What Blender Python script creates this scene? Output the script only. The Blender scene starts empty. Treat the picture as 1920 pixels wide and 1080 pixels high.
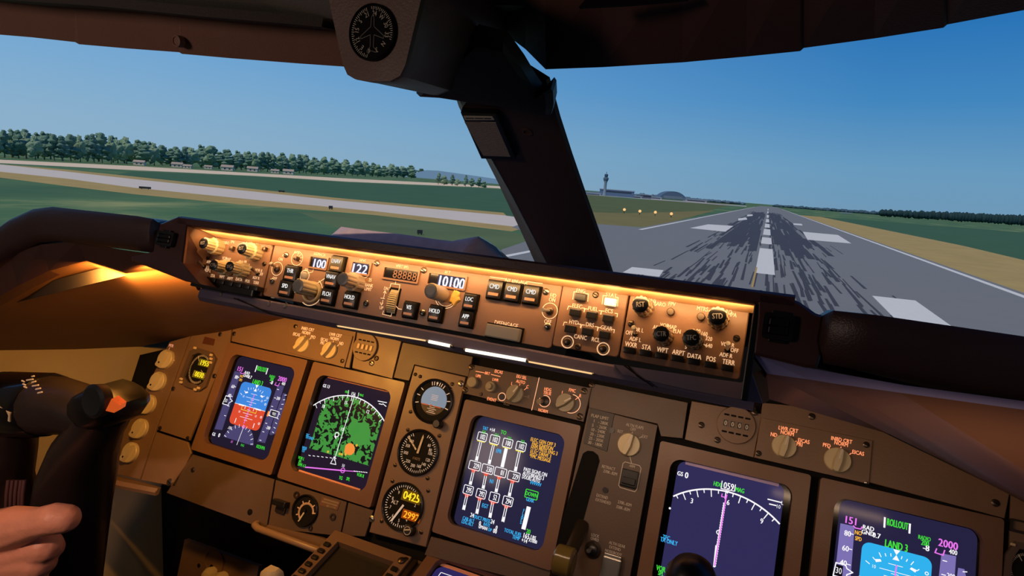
import bpy, bmesh, math, random
from mathutils import Vector, Matrix
random.seed(7)
C = bpy.context.scene.collection
PI = math.pi
def rad(a): return math.radians(a)
def lin(c):
    c /= 255.0
    return c/12.92 if c <= .04045 else ((c+.055)/1.055)**2.4
def rgb(r, g, b): return (lin(r), lin(g), lin(b), 1.0)

# ------------------------------------------------------------------ camera
F_PX = 1126.445
YAW, PITCH, ROLL = rad(22.22082842), rad(-9.75878617), rad(4.45070791)
CAM = Vector((0.30989, -0.89819, 1.36852))
cy, sy, cp, sp = math.cos(YAW), math.sin(YAW), math.cos(PITCH), math.sin(PITCH)
FW = Vector((-sy*cp, cy*cp, sp)); R0 = Vector((cy, sy, 0)); U0 = R0.cross(FW)
RT = R0*math.cos(ROLL) + U0*math.sin(ROLL)
UP = U0*math.cos(ROLL) - R0*math.sin(ROLL)
cd = bpy.data.cameras.new('camera'); cam = bpy.data.objects.new('camera', cd); C.objects.link(cam)
cd.sensor_width = 36.0; cd.lens = F_PX/1920*36.0; cd.clip_start = .01; cd.clip_end = 40000
m = Matrix((RT, UP, -FW)).transposed().to_4x4(); m.translation = CAM
cam.matrix_world = m
bpy.context.scene.camera = cam

# ------------------------------------------------------------------ view, sky, sun
vs = bpy.context.scene.view_settings
vs.view_transform = 'Standard'; vs.look = 'None'; vs.exposure = 0.0; vs.gamma = 1.0; vs.use_curve_mapping = False
world = bpy.data.worlds.new('sky'); bpy.context.scene.world = world; world.use_nodes = True
wn, wl = world.node_tree.nodes, world.node_tree.links
wn.clear()
wo = wn.new('ShaderNodeOutputWorld'); bg = wn.new('ShaderNodeBackground')
tc = wn.new('ShaderNodeTexCoord'); sx = wn.new('ShaderNodeSeparateXYZ')
wl.new(tc.outputs['Generated'], sx.inputs[0])
def ramp(stops):
    r = wn.new('ShaderNodeValToRGB'); e = r.color_ramp.elements
    e[0].position, e[0].color = stops[0]; e[1].position, e[1].color = stops[-1]
    for p, c in stops[1:-1]:
        n = e.new(p); n.color = c
    return r
ra = ramp([(0.0, rgb(112, 152, 182)), (.06, rgb(104, 154, 190)), (.15, rgb(66, 134, 190)), (.27, rgb(32, 110, 180)), (.6, rgb(20, 80, 150)), (1.0, rgb(16, 62, 126))])
rb = ramp([(0.0, rgb(144, 178, 202)), (.06, rgb(136, 175, 205)), (.15, rgb(116, 168, 212)), (.27, rgb(92, 154, 210)), (.6, rgb(40, 100, 168)), (1.0, rgb(16, 62, 126))])
wl.new(sx.outputs['Z'], ra.inputs[0]); wl.new(sx.outputs['Z'], rb.inputs[0])
az = wn.new('ShaderNodeMapRange'); az.inputs['From Min'].default_value = .12; az.inputs['From Max'].default_value = -.92
wl.new(sx.outputs['X'], az.inputs['Value'])
mx = wn.new('ShaderNodeMix'); mx.data_type = 'RGBA'
wl.new(az.outputs[0], mx.inputs[0]); wl.new(ra.outputs[0], mx.inputs[6]); wl.new(rb.outputs[0], mx.inputs[7])
wl.new(mx.outputs[2], bg.inputs['Color']); wl.new(bg.outputs[0], wo.inputs['Surface'])
bg.inputs['Strength'].default_value = 1.0
def lamp(name, kind, loc, color, energy, aim=None, **k):
    d = bpy.data.lights.new(name, kind); d.color = color; d.energy = energy
    for a, b in k.items(): setattr(d, a, b)
    o = bpy.data.objects.new(name, d); C.objects.link(o); o.location = loc
    if aim is not None:
        o.rotation_euler = (Vector(aim)-Vector(loc)).to_track_quat('-Z', 'Y').to_euler()
    return o
lamp('sun', 'SUN', (0, -50, 80), (1.0, .86, .68), 2.1, (12, 0, 0), angle=rad(.6))
lamp('hand_fill_light', 'SPOT', (-.40, -1.25, 1.48), (1.0, .56, .38), 17.0, (-.62, -.44, .86), spot_size=rad(26), spot_blend=.7, shadow_soft_size=.03)  # unseen spot added to brighten the hand
lamp('cabin_fill_light', 'AREA', (-.62, -1.45, 1.50), (1.0, .74, .60), 1.75, (-.2, -.3, 1.3), shape='DISK', size=.22)  # unseen fill added at the left rear to lift the dark cabin
WARM = (1.0, .56, .22); AMBER = (1.0, .44, .075); SOFT = (1.0, .66, .42)

# ------------------------------------------------------------------ materials
MATS = {}
def mat(name, c, rough=.5, metal=0.0, spec=.5, emit=None, es=1.0, noise=0.0, nscale=60.0, bump=0.0, bscale=400.0, coat=0.0):
    if name in MATS: return MATS[name]
    m = bpy.data.materials.new(name); m.use_nodes = True
    nt = m.node_tree; b = nt.nodes['Principled BSDF']
    b.inputs['Base Color'].default_value = c; b.inputs['Roughness'].default_value = rough
    b.inputs['Metallic'].default_value = metal; b.inputs['Specular IOR Level'].default_value = spec
    b.inputs['Coat Weight'].default_value = coat
    if emit is not None:
        b.inputs['Emission Color'].default_value = emit; b.inputs['Emission Strength'].default_value = es
    if noise or bump:
        t = nt.nodes.new('ShaderNodeTexCoord')
    if noise:
        n = nt.nodes.new('ShaderNodeTexNoise'); n.inputs['Scale'].default_value = nscale; n.inputs['Detail'].default_value = 6
        nt.links.new(t.outputs['Object'], n.inputs['Vector'])
        x = nt.nodes.new('ShaderNodeMix'); x.data_type = 'RGBA'
        x.inputs[6].default_value = tuple(v*(1-noise) for v in c[:3])+(1,); x.inputs[7].default_value = tuple(min(1, v*(1+noise)) for v in c[:3])+(1,)
        nt.links.new(n.outputs['Fac'], x.inputs[0]); nt.links.new(x.outputs[2], b.inputs['Base Color'])
        mr = nt.nodes.new('ShaderNodeMapRange'); mr.inputs['To Min'].default_value = max(0, rough-.12); mr.inputs['To Max'].default_value = min(1, rough+.12)
        nt.links.new(n.outputs['Fac'], mr.inputs['Value']); nt.links.new(mr.outputs[0], b.inputs['Roughness'])
    if bump:
        n2 = nt.nodes.new('ShaderNodeTexNoise'); n2.inputs['Scale'].default_value = bscale; n2.inputs['Detail'].default_value = 3
        nt.links.new(t.outputs['Object'], n2.inputs['Vector'])
        bp = nt.nodes.new('ShaderNodeBump'); bp.inputs['Strength'].default_value = bump; bp.inputs['Distance'].default_value = .001
        nt.links.new(n2.outputs['Fac'], bp.inputs['Height']); nt.links.new(bp.outputs[0], b.inputs['Normal'])
    if emit is not None and es <= 3: m.cycles.emission_sampling = 'NONE'
    MATS[name] = m
    return m
def glow(r, g, b, s=1.0):
    return mat('glow_%d_%d_%d_%d' % (r, g, b, int(s*100)), (0, 0, 0, 1), .6, spec=.1, emit=rgb(r, g, b), es=s)
BROWN = mat('brown_panel_paint', rgb(122, 96, 76), .42, noise=.12, nscale=25, bump=.15)
BROWN2 = mat('brown_bezel_plastic', rgb(118, 86, 66), .38, noise=.06, nscale=30, bump=.12)
BROWN3 = mat('dark_brown_panel_paint', rgb(92, 74, 62), .48, noise=.12, nscale=25, bump=.15)
MCPB = mat('glareshield_panel_paint', rgb(142, 108, 86), .40, noise=.07, nscale=25, bump=.1)
PAD = mat('maroon_leather', rgb(74, 52, 50), .38, noise=.1, nscale=20, bump=.35, bscale=700)
LIP = mat('maroon_trim', rgb(82, 52, 48), .35, noise=.08, nscale=30, bump=.1)
COVE = mat('cream_reflector', rgb(225, 180, 130), .35)
LILAC = mat('lilac_grey_metal', rgb(104, 96, 118), .55, spec=.25, noise=.1, nscale=40)
UNDER = mat('underside_paint', rgb(116, 78, 54), .6, noise=.08, nscale=12, bump=.2, bscale=300)
HEAD_LIT = mat('header_trim_lit', rgb(150, 108, 94), .55, noise=.1, nscale=15, bump=.3, bscale=500)  # lighter copy of the header trim, light on the left side put into it
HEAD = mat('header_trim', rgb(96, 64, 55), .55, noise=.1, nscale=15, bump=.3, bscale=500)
GREYT = mat('grey_trim', rgb(176, 174, 166), .6, noise=.08, nscale=15, bump=.25, bscale=500)
DARKT = mat('dark_trim', rgb(58, 50, 47), .6, noise=.08, nscale=15, bump=.25, bscale=500)
CREAM = mat('cream_wall_paint', rgb(196, 178, 136), .6, noise=.08, nscale=10, bump=.15, bscale=200)
KNOB = mat('cream_knob_plastic', rgb(206, 190, 152), .38, noise=.05, nscale=80)
KNOB2 = mat('olive_grey_knob_plastic', rgb(158, 146, 118), .4, noise=.05, nscale=80)
GREYK = mat('grey_knob_plastic', rgb(150, 146, 140), .35)
BLACK = mat('black_plastic', rgb(24, 23, 24), .35, noise=.1, nscale=60)
MATTE = mat('matt_black', rgb(10, 9, 9), .8, spec=.2)
CHROME = mat('screw_metal', rgb(176, 168, 158), .28, metal=1.0)
DKMET = mat('dark_screw_metal', rgb(92, 80, 70), .35, metal=.9)
STEEL = mat('brushed_steel', rgb(170, 165, 158), .32, metal=.9)
WHITEP = mat('white_print', rgb(222, 212, 196), .6)
GREYP = mat('faded_print', rgb(150, 132, 112), .6)
ORBAR = mat('amber_light_bar', rgb(170, 120, 90), .4, emit=rgb(190, 120, 80), es=.35)
YOKE = mat('dark_yoke_plastic', rgb(40, 33, 32), .33, noise=.1, nscale=20, bump=.2, bscale=600)
GLASSB = mat('black_dial_face', rgb(16, 16, 17), .75, spec=.2)
T_MCP = mat('warm_backlit_print', rgb(235, 205, 170), .6, emit=rgb(255, 214, 168), es=.5)
T_ORG = mat('orange_backlit_print', rgb(220, 150, 110), .6, emit=rgb(255, 158, 108), es=.85)
T_ORGD = mat('dim_orange_print', rgb(240, 205, 165), .6, emit=rgb(255, 196, 145), es=.55)
T_WHT = glow(255, 250, 245, 1.0)

# ------------------------------------------------------------------ frames and mesh builder
def ray(x, y): return FW + RT*((x-960)/F_PX) + UP*((540-y)/F_PX)
def atx(x, y, X): d = ray(x, y); return CAM + d*((X-CAM.x)/d.x)
def aty(x, y, Y): d = ray(x, y); return CAM + d*((Y-CAM.y)/d.y)
def atz(x, y, Z): d = ray(x, y); return CAM + d*((Z-CAM.z)/d.z)
class Fr:
    def __init__(s, O, U, V):
        s.O, s.U, s.V = Vector(O), Vector(U).normalized(), Vector(V).normalized(); s.N = s.U.cross(s.V).normalized()
        s.V = s.N.cross(s.U)
    def uv(s, x, y, w=0.0):
        d = ray(x, y); t = (s.O+s.N*w-CAM).dot(s.N)/d.dot(s.N); p = CAM+d*t-s.O
        return (p.dot(s.U), p.dot(s.V))
    def P(s, u, v, w=0.0): return s.O+s.U*u+s.V*v+s.N*w
    def mat(s, u=0, v=0, w=0):
        m = Matrix((s.U, s.V, s.N)).transposed().to_4x4(); m.translation = s.P(u, v, w); return m
    def sub(s, w): return Fr(s.P(0, 0, w), s.U, s.V)
TILT = rad(24.798); MT = rad(17)
FP = Fr((0, 0, 1.0), (1, 0, 0), (0, math.sin(TILT), math.cos(TILT)))          # main panel
FM = Fr((0, -.345, 1.2), (1, 0, 0), (0, math.sin(MT), math.cos(MT)))           # glareshield panels
WORLD = Fr((0, 0, 0), (1, 0, 0), (0, 1, 0))
XC = -.021

def link(o, parent=None, kind=None):
    C.objects.link(o)
    if parent is not None: o.parent = parent
    if kind: o['kind'] = kind
    return o
class Thing:
    def __init__(s, name, label, cat, fr=WORLD, u=0, v=0, w=0, group=None):
        s.fr, s.u, s.v, s.w = fr, u, v, w
        s.o = bpy.data.objects.new(name, None); s.o.empty_display_size = .02
        C.objects.link(s.o); s.o.matrix_world = fr.mat(u, v, w)
        s.o['label'] = label; s.o['category'] = cat
        if group: s.o['group'] = group
    def b(s): return B(s.fr, s.u, s.v, s.w)
FONT = {}
def glyphs(txt):
    if txt in FONT: return FONT[txt]
    c = bpy.data.curves.new('t', 'FONT'); c.body = txt; c.resolution_u = 2
    o = bpy.data.objects.new('t', c); me = bpy.data.meshes.new_from_object(o)
    vv = [(v.co.x, v.co.y) for v in me.vertices]; ff = [tuple(p.vertices) for p in me.polygons]
    bpy.data.objects.remove(o); bpy.data.meshes.remove(me); bpy.data.curves.remove(c)
    xs = [a[0] for a in vv]; 
    x0, x1 = min(xs), max(xs)
    FONT[txt] = ([(a-x0, b) for a, b in vv], ff, x1-x0)
    return FONT[txt]
def _cap():
    vv, ff, W = glyphs('H'); return max(p[1] for p in vv)-min(p[1] for p in vv)

CAPH = _cap()
def ms(fr, px, w=0.0):
    """metres per picture pixel along and across a surface at a point of it"""
    a, b_, c_ = fr.uv(px[0], px[1], w), fr.uv(px[0]+6, px[1], w), fr.uv(px[0], px[1]+6, w)
    return abs(b_[0]-a[0])/6, abs(c_[1]-a[1])/6
class B:
    """collects shapes in one frame (u, v across the surface, w out of it)"""
    def __init__(s, fr=WORLD, u=0, v=0, w=0):
        s.bm = bmesh.new(); s.fr, s.u, s.v, s.w = fr, u, v, w
    def V(s, p): return s.bm.verts.new((p[0]-s.u, p[1]-s.v, p[2]-s.w))
    def face(s, vs):
        try: return s.bm.faces.new(vs)
        except ValueError: return None
    def box(s, u0, u1, v0, v1, w0, w1, bev=0.0, seg=2):
        vs = [s.V((u, v, w)) for w in (w0, w1) for v in (v0, v1) for u in (u0, u1)]
        fs = [s.face([vs[i] for i in q]) for q in ((0, 2, 3, 1), (4, 5, 7, 6), (0, 1, 5, 4), (2, 6, 7, 3), (0, 4, 6, 2), (1, 3, 7, 5))]
        if bev:
            es = {e for f in fs for e in f.edges}
            bmesh.ops.bevel(s.bm, geom=list(es), offset=bev, segments=seg, affect='EDGES', profile=.6)
        return s
    def loft(s, loops, close=True, cap0=True, cap1=True):
        rows = [[s.V(p) for p in l] for l in loops]
        n = len(rows[0])
        for a, b in zip(rows[:-1], rows[1:]):
            for i in range(n if close else n-1):
                j = (i+1) % n; s.face([a[i], a[j], b[j], b[i]])
        if cap0 and n > 2: s.face(rows[0][::-1])
        if cap1 and n > 2: s.face(rows[-1])
        return s
    def lathe(s, u, v, prof, n=24, flute=0, fd=0.0, cap0=True, cap1=True):
        loops = []
        for r, w in prof:
            loops.append([(u+(r-(fd if flute and (k*flute*2//n) % 2 else 0))*math.cos(2*PI*k/n), v+(r-(fd if flute and (k*flute*2//n) % 2 else 0))*math.sin(2*PI*k/n), w) for k in range(n)])
        return s.loft(loops, True, cap0, cap1)
    def prism(s, pts, w0, w1, bev=0.0):
        a = sum(pts[i][0]*pts[(i+1) % len(pts)][1]-pts[(i+1) % len(pts)][0]*pts[i][1] for i in range(len(pts)))
        if a < 0: pts = pts[::-1]
        if bev:
            cu = sum(p[0] for p in pts)/len(pts); cv = sum(p[1] for p in pts)/len(pts)
            def ins(p):
                d = math.hypot(p[0]-cu, p[1]-cv) or 1; k = max(0, (d-bev*1.3)/d); return (cu+(p[0]-cu)*k, cv+(p[1]-cv)*k)
            return s.loft([[(p[0], p[1], w0) for p in pts], [(p[0], p[1], w1-bev) for p in pts], [ins(p)+(w1,) for p in pts]])
        return s.loft([[(p[0], p[1], w0) for p in pts], [(p[0], p[1], w1) for p in pts]])
    def rr(s, u0, u1, v0, v1, r, w0, w1, bev=0.0): return s.prism(rrect(u0, u1, v0, v1, r), w0, w1, bev)
    def frame(s, outer, inner, w0, w1, wi=None, ch=0.0):
        """plate with a hole: outer and inner loops of equal length; wi = depth of the hole's wall"""
        wi = w0 if wi is None else wi
        def l(p, w): return [(a, b, w) for a, b in p]
        n = len(outer)
        rows = [[s.V(p) for p in l(outer, w0)], [s.V(p) for p in l(outer, w1)], [s.V(p) for p in l(inner, w1)], [s.V(p) for p in l(inner, wi)]]
        for a, b in zip(rows[:-1], rows[1:]):
            for i in range(n):
                j = (i+1) % n; s.face([a[i], a[j], b[j], b[i]])
        return s
    def ring(s, u, v, r0, r1, w0, w1, n=28):
        c = lambda r: [(u+r*math.cos(2*PI*k/n), v+r*math.sin(2*PI*k/n)) for k in range(n)]
        return s.frame(c(r1), c(r0), w0, w1)
    def line(s, pts, wd, w, h=.0002, closed=False):
        if closed: pts = list(pts)+[pts[0]]
        for (a, b), (c, d) in zip(pts[:-1], pts[1:]):
            L = math.hypot(c-a, d-b)
            if L < 1e-7: continue
            nx, ny = -(d-b)/L*wd/2, (c-a)/L*wd/2; ex, ey = (c-a)/L*wd*.4, (d-b)/L*wd*.4
            s.face([s.V(p) for p in ((a-ex+nx, b-ey+ny, w), (a-ex-nx, b-ey-ny, w), (c+ex-nx, d+ey-ny, w), (c+ex+nx, d+ey+ny, w))])
        return s
    def arc(s, u, v, r, a0, a1, wd, w, n=24):
        return s.line([(u+r*math.cos(rad(a0+(a1-a0)*k/n)), v+r*math.sin(rad(a0+(a1-a0)*k/n))) for k in range(n+1)], wd, w)
    def poly(s, pts, w):
        a = sum(pts[i][0]*pts[(i+1) % len(pts)][1]-pts[(i+1) % len(pts)][0]*pts[i][1] for i in range(len(pts)))
        if a < 0: pts = pts[::-1]
        s.face([s.V((p[0], p[1], w)) for p in pts]); return s
    def text(s, txt, u, v, h, w, align='c', sq=.82, rot=0.0, width=None, bold=0.0):
        if txt.strip() == '': return s
        vv, ff, W = glyphs(txt); k = h/CAPH; kx = k*sq
        if width: kx = width/max(W, 1e-6)
        ox = {'c': -W*kx/2, 'l': 0, 'r': -W*kx}[align]; cr, sr = math.cos(rot), math.sin(rot)
        for off in ((0, bold) if bold else (0,)):
            L = []
            for a, b in vv:
                x, y = a*kx+ox+off*h, b*k-h/2
                L.append(s.V((u+x*cr-y*sr, v+x*sr+y*cr, w)))
            for f in ff: s.face([L[i] for i in f])
        return s
    def tube(s, pts, r, n=10, cap=True):
        """round tube through 3-D points; r number or list"""
        pts = [Vector(p) for p in pts]; loops = []
        ref = Vector((0, 0, 1))
        for i, p in enumerate(pts):
            t = (pts[min(i+1, len(pts)-1)]-pts[max(i-1, 0)]).normalized()
            a = t.cross(ref)
            if a.length < 1e-3: a = t.cross(Vector((0, 1, 0)))
            a.normalize(); b = t.cross(a)
            q = r[i] if isinstance(r, (list, tuple)) else r
            qa, qb = q if isinstance(q, tuple) else (q, q)
            loops.append([p+a*qa*math.cos(2*PI*k/n)+b*qb*math.sin(2*PI*k/n) for k in range(n)])
        return s.loft(loops, True, cap, cap)
    def ball(s, p, r, sub=2, sc=(1, 1, 1)):
        m = Matrix.Translation((p[0]-s.u, p[1]-s.v, p[2]-s.w)) @ Matrix.Diagonal((*[x*r for x in sc], 1))
        bmesh.ops.create_icosphere(s.bm, subdivisions=sub, radius=1.0, matrix=m); return s
    def out(s, name, material, parent=None, smooth=None, kind=None, label=None, cat=None, group=None, place=True):
        bmesh.ops.remove_doubles(s.bm, verts=s.bm.verts, dist=1e-7)
        bmesh.ops.recalc_face_normals(s.bm, faces=s.bm.faces) if len(s.bm.faces) < 60000 else None
        me = bpy.data.meshes.new(name); s.bm.to_mesh(me); s.bm.free()
        me.materials.append(material)
        if smooth:
            for p in me.polygons: p.use_smooth = True
            me.set_sharp_from_angle(angle=rad(smooth))
        o = bpy.data.objects.new(name, me); link(o, parent, kind)
        if parent is None and place: o.matrix_world = s.fr.mat(s.u, s.v, s.w)
        if label: o['label'] = label
        if cat: o['category'] = cat
        if group: o['group'] = group
        return o
def flatout(b, name, material, parent, **k):
    """flat print: keep its faces turned outwards"""
    bmesh.ops.recalc_face_normals(b.bm, faces=b.bm.faces)
    for f in b.bm.faces:
        if f.normal.z < 0: f.normal_flip()
    me = bpy.data.meshes.new(name); b.bm.to_mesh(me); b.bm.free(); me.materials.append(material)
    o = bpy.data.objects.new(name, me); link(o, parent)
    if any(q in name for q in ('symbol', 'lettering', 'message', 'limit', 'ticks', 'numbers', 'numerals', 'print', 'outline', 'digits', 'pointer', 'amber_terrain', 'solid_terrain')): o['kind'] = 'stuff'
    for a, c in k.items(): o[a] = c
    return o
def rrect(u0, u1, v0, v1, r, n=5):
    P = []
    for cu, cv, a in ((u1-r, v1-r, 0), (u0+r, v1-r, 90), (u0+r, v0+r, 180), (u1-r, v0+r, 270)):
        for k in range(n+1):
            t = rad(a+90*k/n); P.append((cu+r*math.cos(t), cv+r*math.sin(t)))
    return P
def uvrect(fr, pts, w=0):
    q = [fr.uv(*p, w) for p in pts]      # TL TR BR BL
    return ((q[0][0]+q[3][0])/2, (q[1][0]+q[2][0])/2, (q[2][1]+q[3][1])/2, (q[0][1]+q[1][1])/2)
def screw(th, fr, px, w=0.0, r=.0042, m=None, uv=None):
    u, v = uv or fr.uv(*px, w)
    b = th.b(); b.lathe(u, v, [(r, w-.001), (r, w+.0012), (r*.7, w+.002)], 12)
    o = b.out('screw', m or DKMET, th.o, 40)
    b = th.b(); b.line([(u-r*.55, v+r*.2), (u+r*.55, v-r*.2)], r*.3, w+.0021); flatout(b, 'screw_slot', MATTE, o)
    return o
# ------------------------------------------------------------------ cabin shell
def solid(name, pts, thick, material, kind='structure', **k):
    """polygon in space given its own thickness, away from the camera side"""
    pts = [Vector(p) for p in pts]
    n = Vector((0, 0, 0))
    for i in range(len(pts)):
        a, b_ = pts[i], pts[(i+1) % len(pts)]; n += a.cross(b_)
    n.normalize()
    if n.dot(CAM-pts[0]) < 0: n = -n
    b = B(); b.loft([[tuple(p-n*thick) for p in pts], [tuple(p) for p in pts]])
    return b.out(name, material, kind=kind, **k)
B().box(-1.3, 1.3, -2.2, .5, -.06, 0).out('floor', mat('floor_carpet', rgb(40, 36, 34), .9, bump=.6, bscale=300), kind='structure')
B().box(-1.3, 1.3, -2.26, -2.2, 0, 1.95).out('wall_back', mat('aft_wall_paint', rgb(120, 112, 98), .7), kind='structure')
B().box(1.16, 1.22, -2.2, .5, 0, 1.12).out('wall_right', CREAM, kind='structure')
B().box(1.16, 1.22, -2.2, -1.25, 1.12, 1.95).out('wall_right_upper', GREYT, kind='structure')
B().box(-1.32, -1.26, -2.2, -.5, 1.12, 1.95).out('wall_left_upper', GREYT, kind='structure')
B().box(-1.3, 1.2, .46, .5, 0, 1.10).out('wall_front', MATTE, kind='structure')
# cream side wall, from the main panel's left edge back towards the pilot
WA, WD = Vector((-.985, .10, 0)), Vector((-.285, -1.5, 0)).normalized()
WN = Vector((-WD.y, WD.x, 0))
def atwall(x, y): d = ray(x, y); return CAM + d*((WA-CAM).dot(WN)/d.dot(WN))
def wl_(s_, z_): p = WA+WD*s_; return (p.x, p.y, z_)
solid('wall_left', [wl_(-.35, 1.0), wl_(-.35, 0), wl_(2.1, 0), wl_(2.1, 1.13), wl_(.6, 1.13), wl_(.1, 1.02)], .03, CREAM)
solid('wall_footwell', [aty(x, y, .07) for x, y in ((196, 880), (480, 960), (700, 1030), (700, 1500), (218, 1500), (208, 960))], .02, MATTE)

# window header on the left, with the steps in its lower edge
def band(name, low, high, thick, material):
    """strip between two lines of points, given depth towards the nose"""
    b = B(); f = Vector((0, thick, thick*.25)); low = [Vector(p) for p in low]; high = [Vector(p) for p in high]
    sec = [[tuple(l), tuple(h), tuple(h+f), tuple(l+f)] for l, h in zip(low, high)]
    b.loft(sec, True)
    return b.out(name, material, kind='structure')
yl = lambda x: -.335-.00000022*(640-x)**2
yl = lambda x: -.33-.10*max(0, (640-x)/640)
lowp = [(660, 126), (560, 119), (430, 109), (341, 101), (336, 98), (240, 91), (148, 83), (141, 79), (60, 70), (0, 65), (-120, 51), (-330, 26), (-600, -4)]
highp = [(660, 50), (560, 41), (430, 30), (341, 20), (336, 20), (240, 12), (148, 6), (141, 6), (60, 0), (0, -4), (-120, -20), (-330, -45), (-600, -80)]
band('trim_1', [aty(x, y, yl(x)) for x, y in lowp], [aty(x, y, yl(x)-.02) for x, y in highp], .05, HEAD_LIT)
# grey overhead lining above it
hp = [aty(x, y, yl(x)-.022) for x, y in [(720, 62), (560, 41), (430, 30), (240, 12), (60, 0), (-120, -20), (-600, -80)]]
b = B(); b.loft([[tuple(p) for p in hp], [tuple(p+Vector((0, -.10, .012))) for p in hp], [(p.x*1.02, -.9, 1.80) for p in hp], [(p.x*1.02, -.9, 1.85) for p in hp], [tuple(p+Vector((0, .02, .08))) for p in hp]], False, False, False)
b.out('ceiling_panel_left', GREYT, kind='structure')
b = B(); e = [aty(x, y, yl(x)-.03) for x, y in [(640, 46), (575, 40), (420, 27), (240, 9), (60, -3), (-60, -16)]]
b.loft([[tuple(p+Vector((0, -.028, .0))) for p in e], [tuple(p+Vector((0, -.03, -.010))) for p in e], [tuple(p+Vector((0, .004, -.006))) for p in e], [tuple(p+Vector((0, .004, .003))) for p in e]][::1], False, False, False)
b.out('trim_2', DARKT, kind='structure')
hb_ = aty(331, 77, yl(331)-.012); FB = Fr(hb_, (1, 0, 0), (0, -.12, 1))
B(FB).lathe(0, 0, [(.0065, -.006), (.0065, .0008), (.0045, .0014), (.004, .0002)], 20).out('trim_13', HEAD_LIT, kind='structure', smooth=40)
# header on the right: two panels with a joint at x = 1500
yr = lambda x: -.20-.20*max(0, (x-955)/965)
def right_header(name, low, up):
    band(name, [aty(x, y, yr(x)) for x, y in low], [aty(x, y-up, yr(x)-.10) for x, y in low], .06, HEAD)
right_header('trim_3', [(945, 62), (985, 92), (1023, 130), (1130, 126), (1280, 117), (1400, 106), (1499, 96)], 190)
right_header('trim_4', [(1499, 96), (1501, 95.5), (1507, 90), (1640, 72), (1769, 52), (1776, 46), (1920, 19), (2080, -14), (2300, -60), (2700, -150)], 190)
rh_ = [aty(x, y-190, yr(x)-.10) for x, y in [(945, 62), (1023, 130), (1130, 126), (1280, 117), (1499, 96), (1640, 72), (1776, 46), (1920, 19), (2080, -14), (2300, -60), (2700, -150)]]
b = B(); b.loft([[tuple(p+Vector((0, .06, .0))) for p in rh_], [tuple(p+Vector((0, -.03, .02))) for p in rh_], [(p.x*1.05+.02, -1.0, 1.80) for p in rh_], [(p.x*1.05+.02, -1.0, 1.85) for p in rh_], [tuple(p+Vector((0, .06, .06))) for p in rh_]], False, False, False)
b.out('ceiling_lining_right', DARKT, kind='structure')
solid('ceiling', [(-1.3, -2.2, 1.9), (1.2, -2.2, 1.9), (1.2, -.45, 1.72), (.3, -.30, 1.665), (-.2, -.42, 1.60), (-1.3, -.60, 1.70)], .04, DARKT)
solid('ceiling_panel_right', [(-.05, -.31, 1.60), (.03, -.305, 1.615), (.60, -.40, 1.66), (.75, -.9, 1.80), (-.05, -.9, 1.80)], .03, DARKT)
solid('ceiling_panel_centre', [(-.40, -.47, 1.60), (-.12, -.44, 1.60), (.02, -.30, 1.635), (.10, -.30, 1.65), (.10, -1.0, 1.80), (-.45, -1.0, 1.80)], .05, DARKT)
solid('trim_15', [(-.14, -.30, 1.56), (.12, -.24, 1.56), (.12, -.24, 1.80), (-.14, -.34, 1.80)], .03, DARKT)
# joint piece in the dark overhead lining
solid('trim_5', [aty(x, y, -.36) for x, y in [(1085, 13), (1180, 8), (1290, -2), (1285, -14), (1100, -4)]], .006, MATTE)

# ------------------------------------------------------------------ centre post between the windshields
PA, PB = Vector((0, .196, 1.233)), Vector((0, -.19, 1.463))
FC = Fr(PA, (1, 0, 0), PB-PA)
def fc(*p): return [FC.uv(x, y) for x, y in p]
post = B(FC)
pl_ = fc((890, 170), (868, 200), (880, 225), (918, 290), (960, 365), (1010, 462), (1045, 530))
pr_ = fc((1030, 150), (1040, 185), (1050, 222), (1072, 290), (1098, 365), (1130, 455), (1155, 530))
po_ = fc((835, 172), (842, 196), (852, 225), (888, 290), (928, 365), (976, 462), (1008, 530))
ch = B(FC); ch.loft([[(o[0]-.0004, o[1], -.0215), (l[0]-.0004, l[1], .0012), (l[0]+.0006, l[1], -.001), (o[0]+.0008, o[1], -.024)] for l, o in zip(pl_, po_)]); ch.out('trim_10', mat('post_edge_trim', rgb(150, 142, 132), .5, noise=.06, nscale=20), kind='structure')
sec = []
for l, r, o in zip(pl_, pr_, po_):
    sec.append([(o[0], o[1], -.022), (l[0], l[1], 0), (r[0]-.004, r[1], 0), (r[0]-.0005, r[1], -.004), (r[0]-.075, r[1], -.05), (o[0]+.01, o[1], -.05)])
post.loft(sec)
post.out('trim_6', mat('post_trim', rgb(84, 60, 53), .5, noise=.1, nscale=15, bump=.3, bscale=500), kind='structure', smooth=25)
# hood that joins the post to the compass housing, with its hooked tip
hood = B(FC)
h1 = fc((826, 152), (880, 161), (963, 177), (1036, 190), (1042, 188), (1046, 168), (1045, 145), (1041, 139), (1034, 147), (1027, 155), (1018, 150), (1006, 133), (985, 97), (953, 52), (900, 40), (790, 150))
hood.prism(h1, .004, .026, .006)
hood.out('trim_7', mat('hood_trim', rgb(66, 50, 46), .55, noise=.1, nscale=15, bump=.25, bscale=500), kind='structure')
screw_b = B(FC); u, v = FC.uv(988, 247)
post_screw = screw_b.ring(u, v, .004, .0075, 0, .0012).out('trim_8', HEAD, kind='structure')

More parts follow.
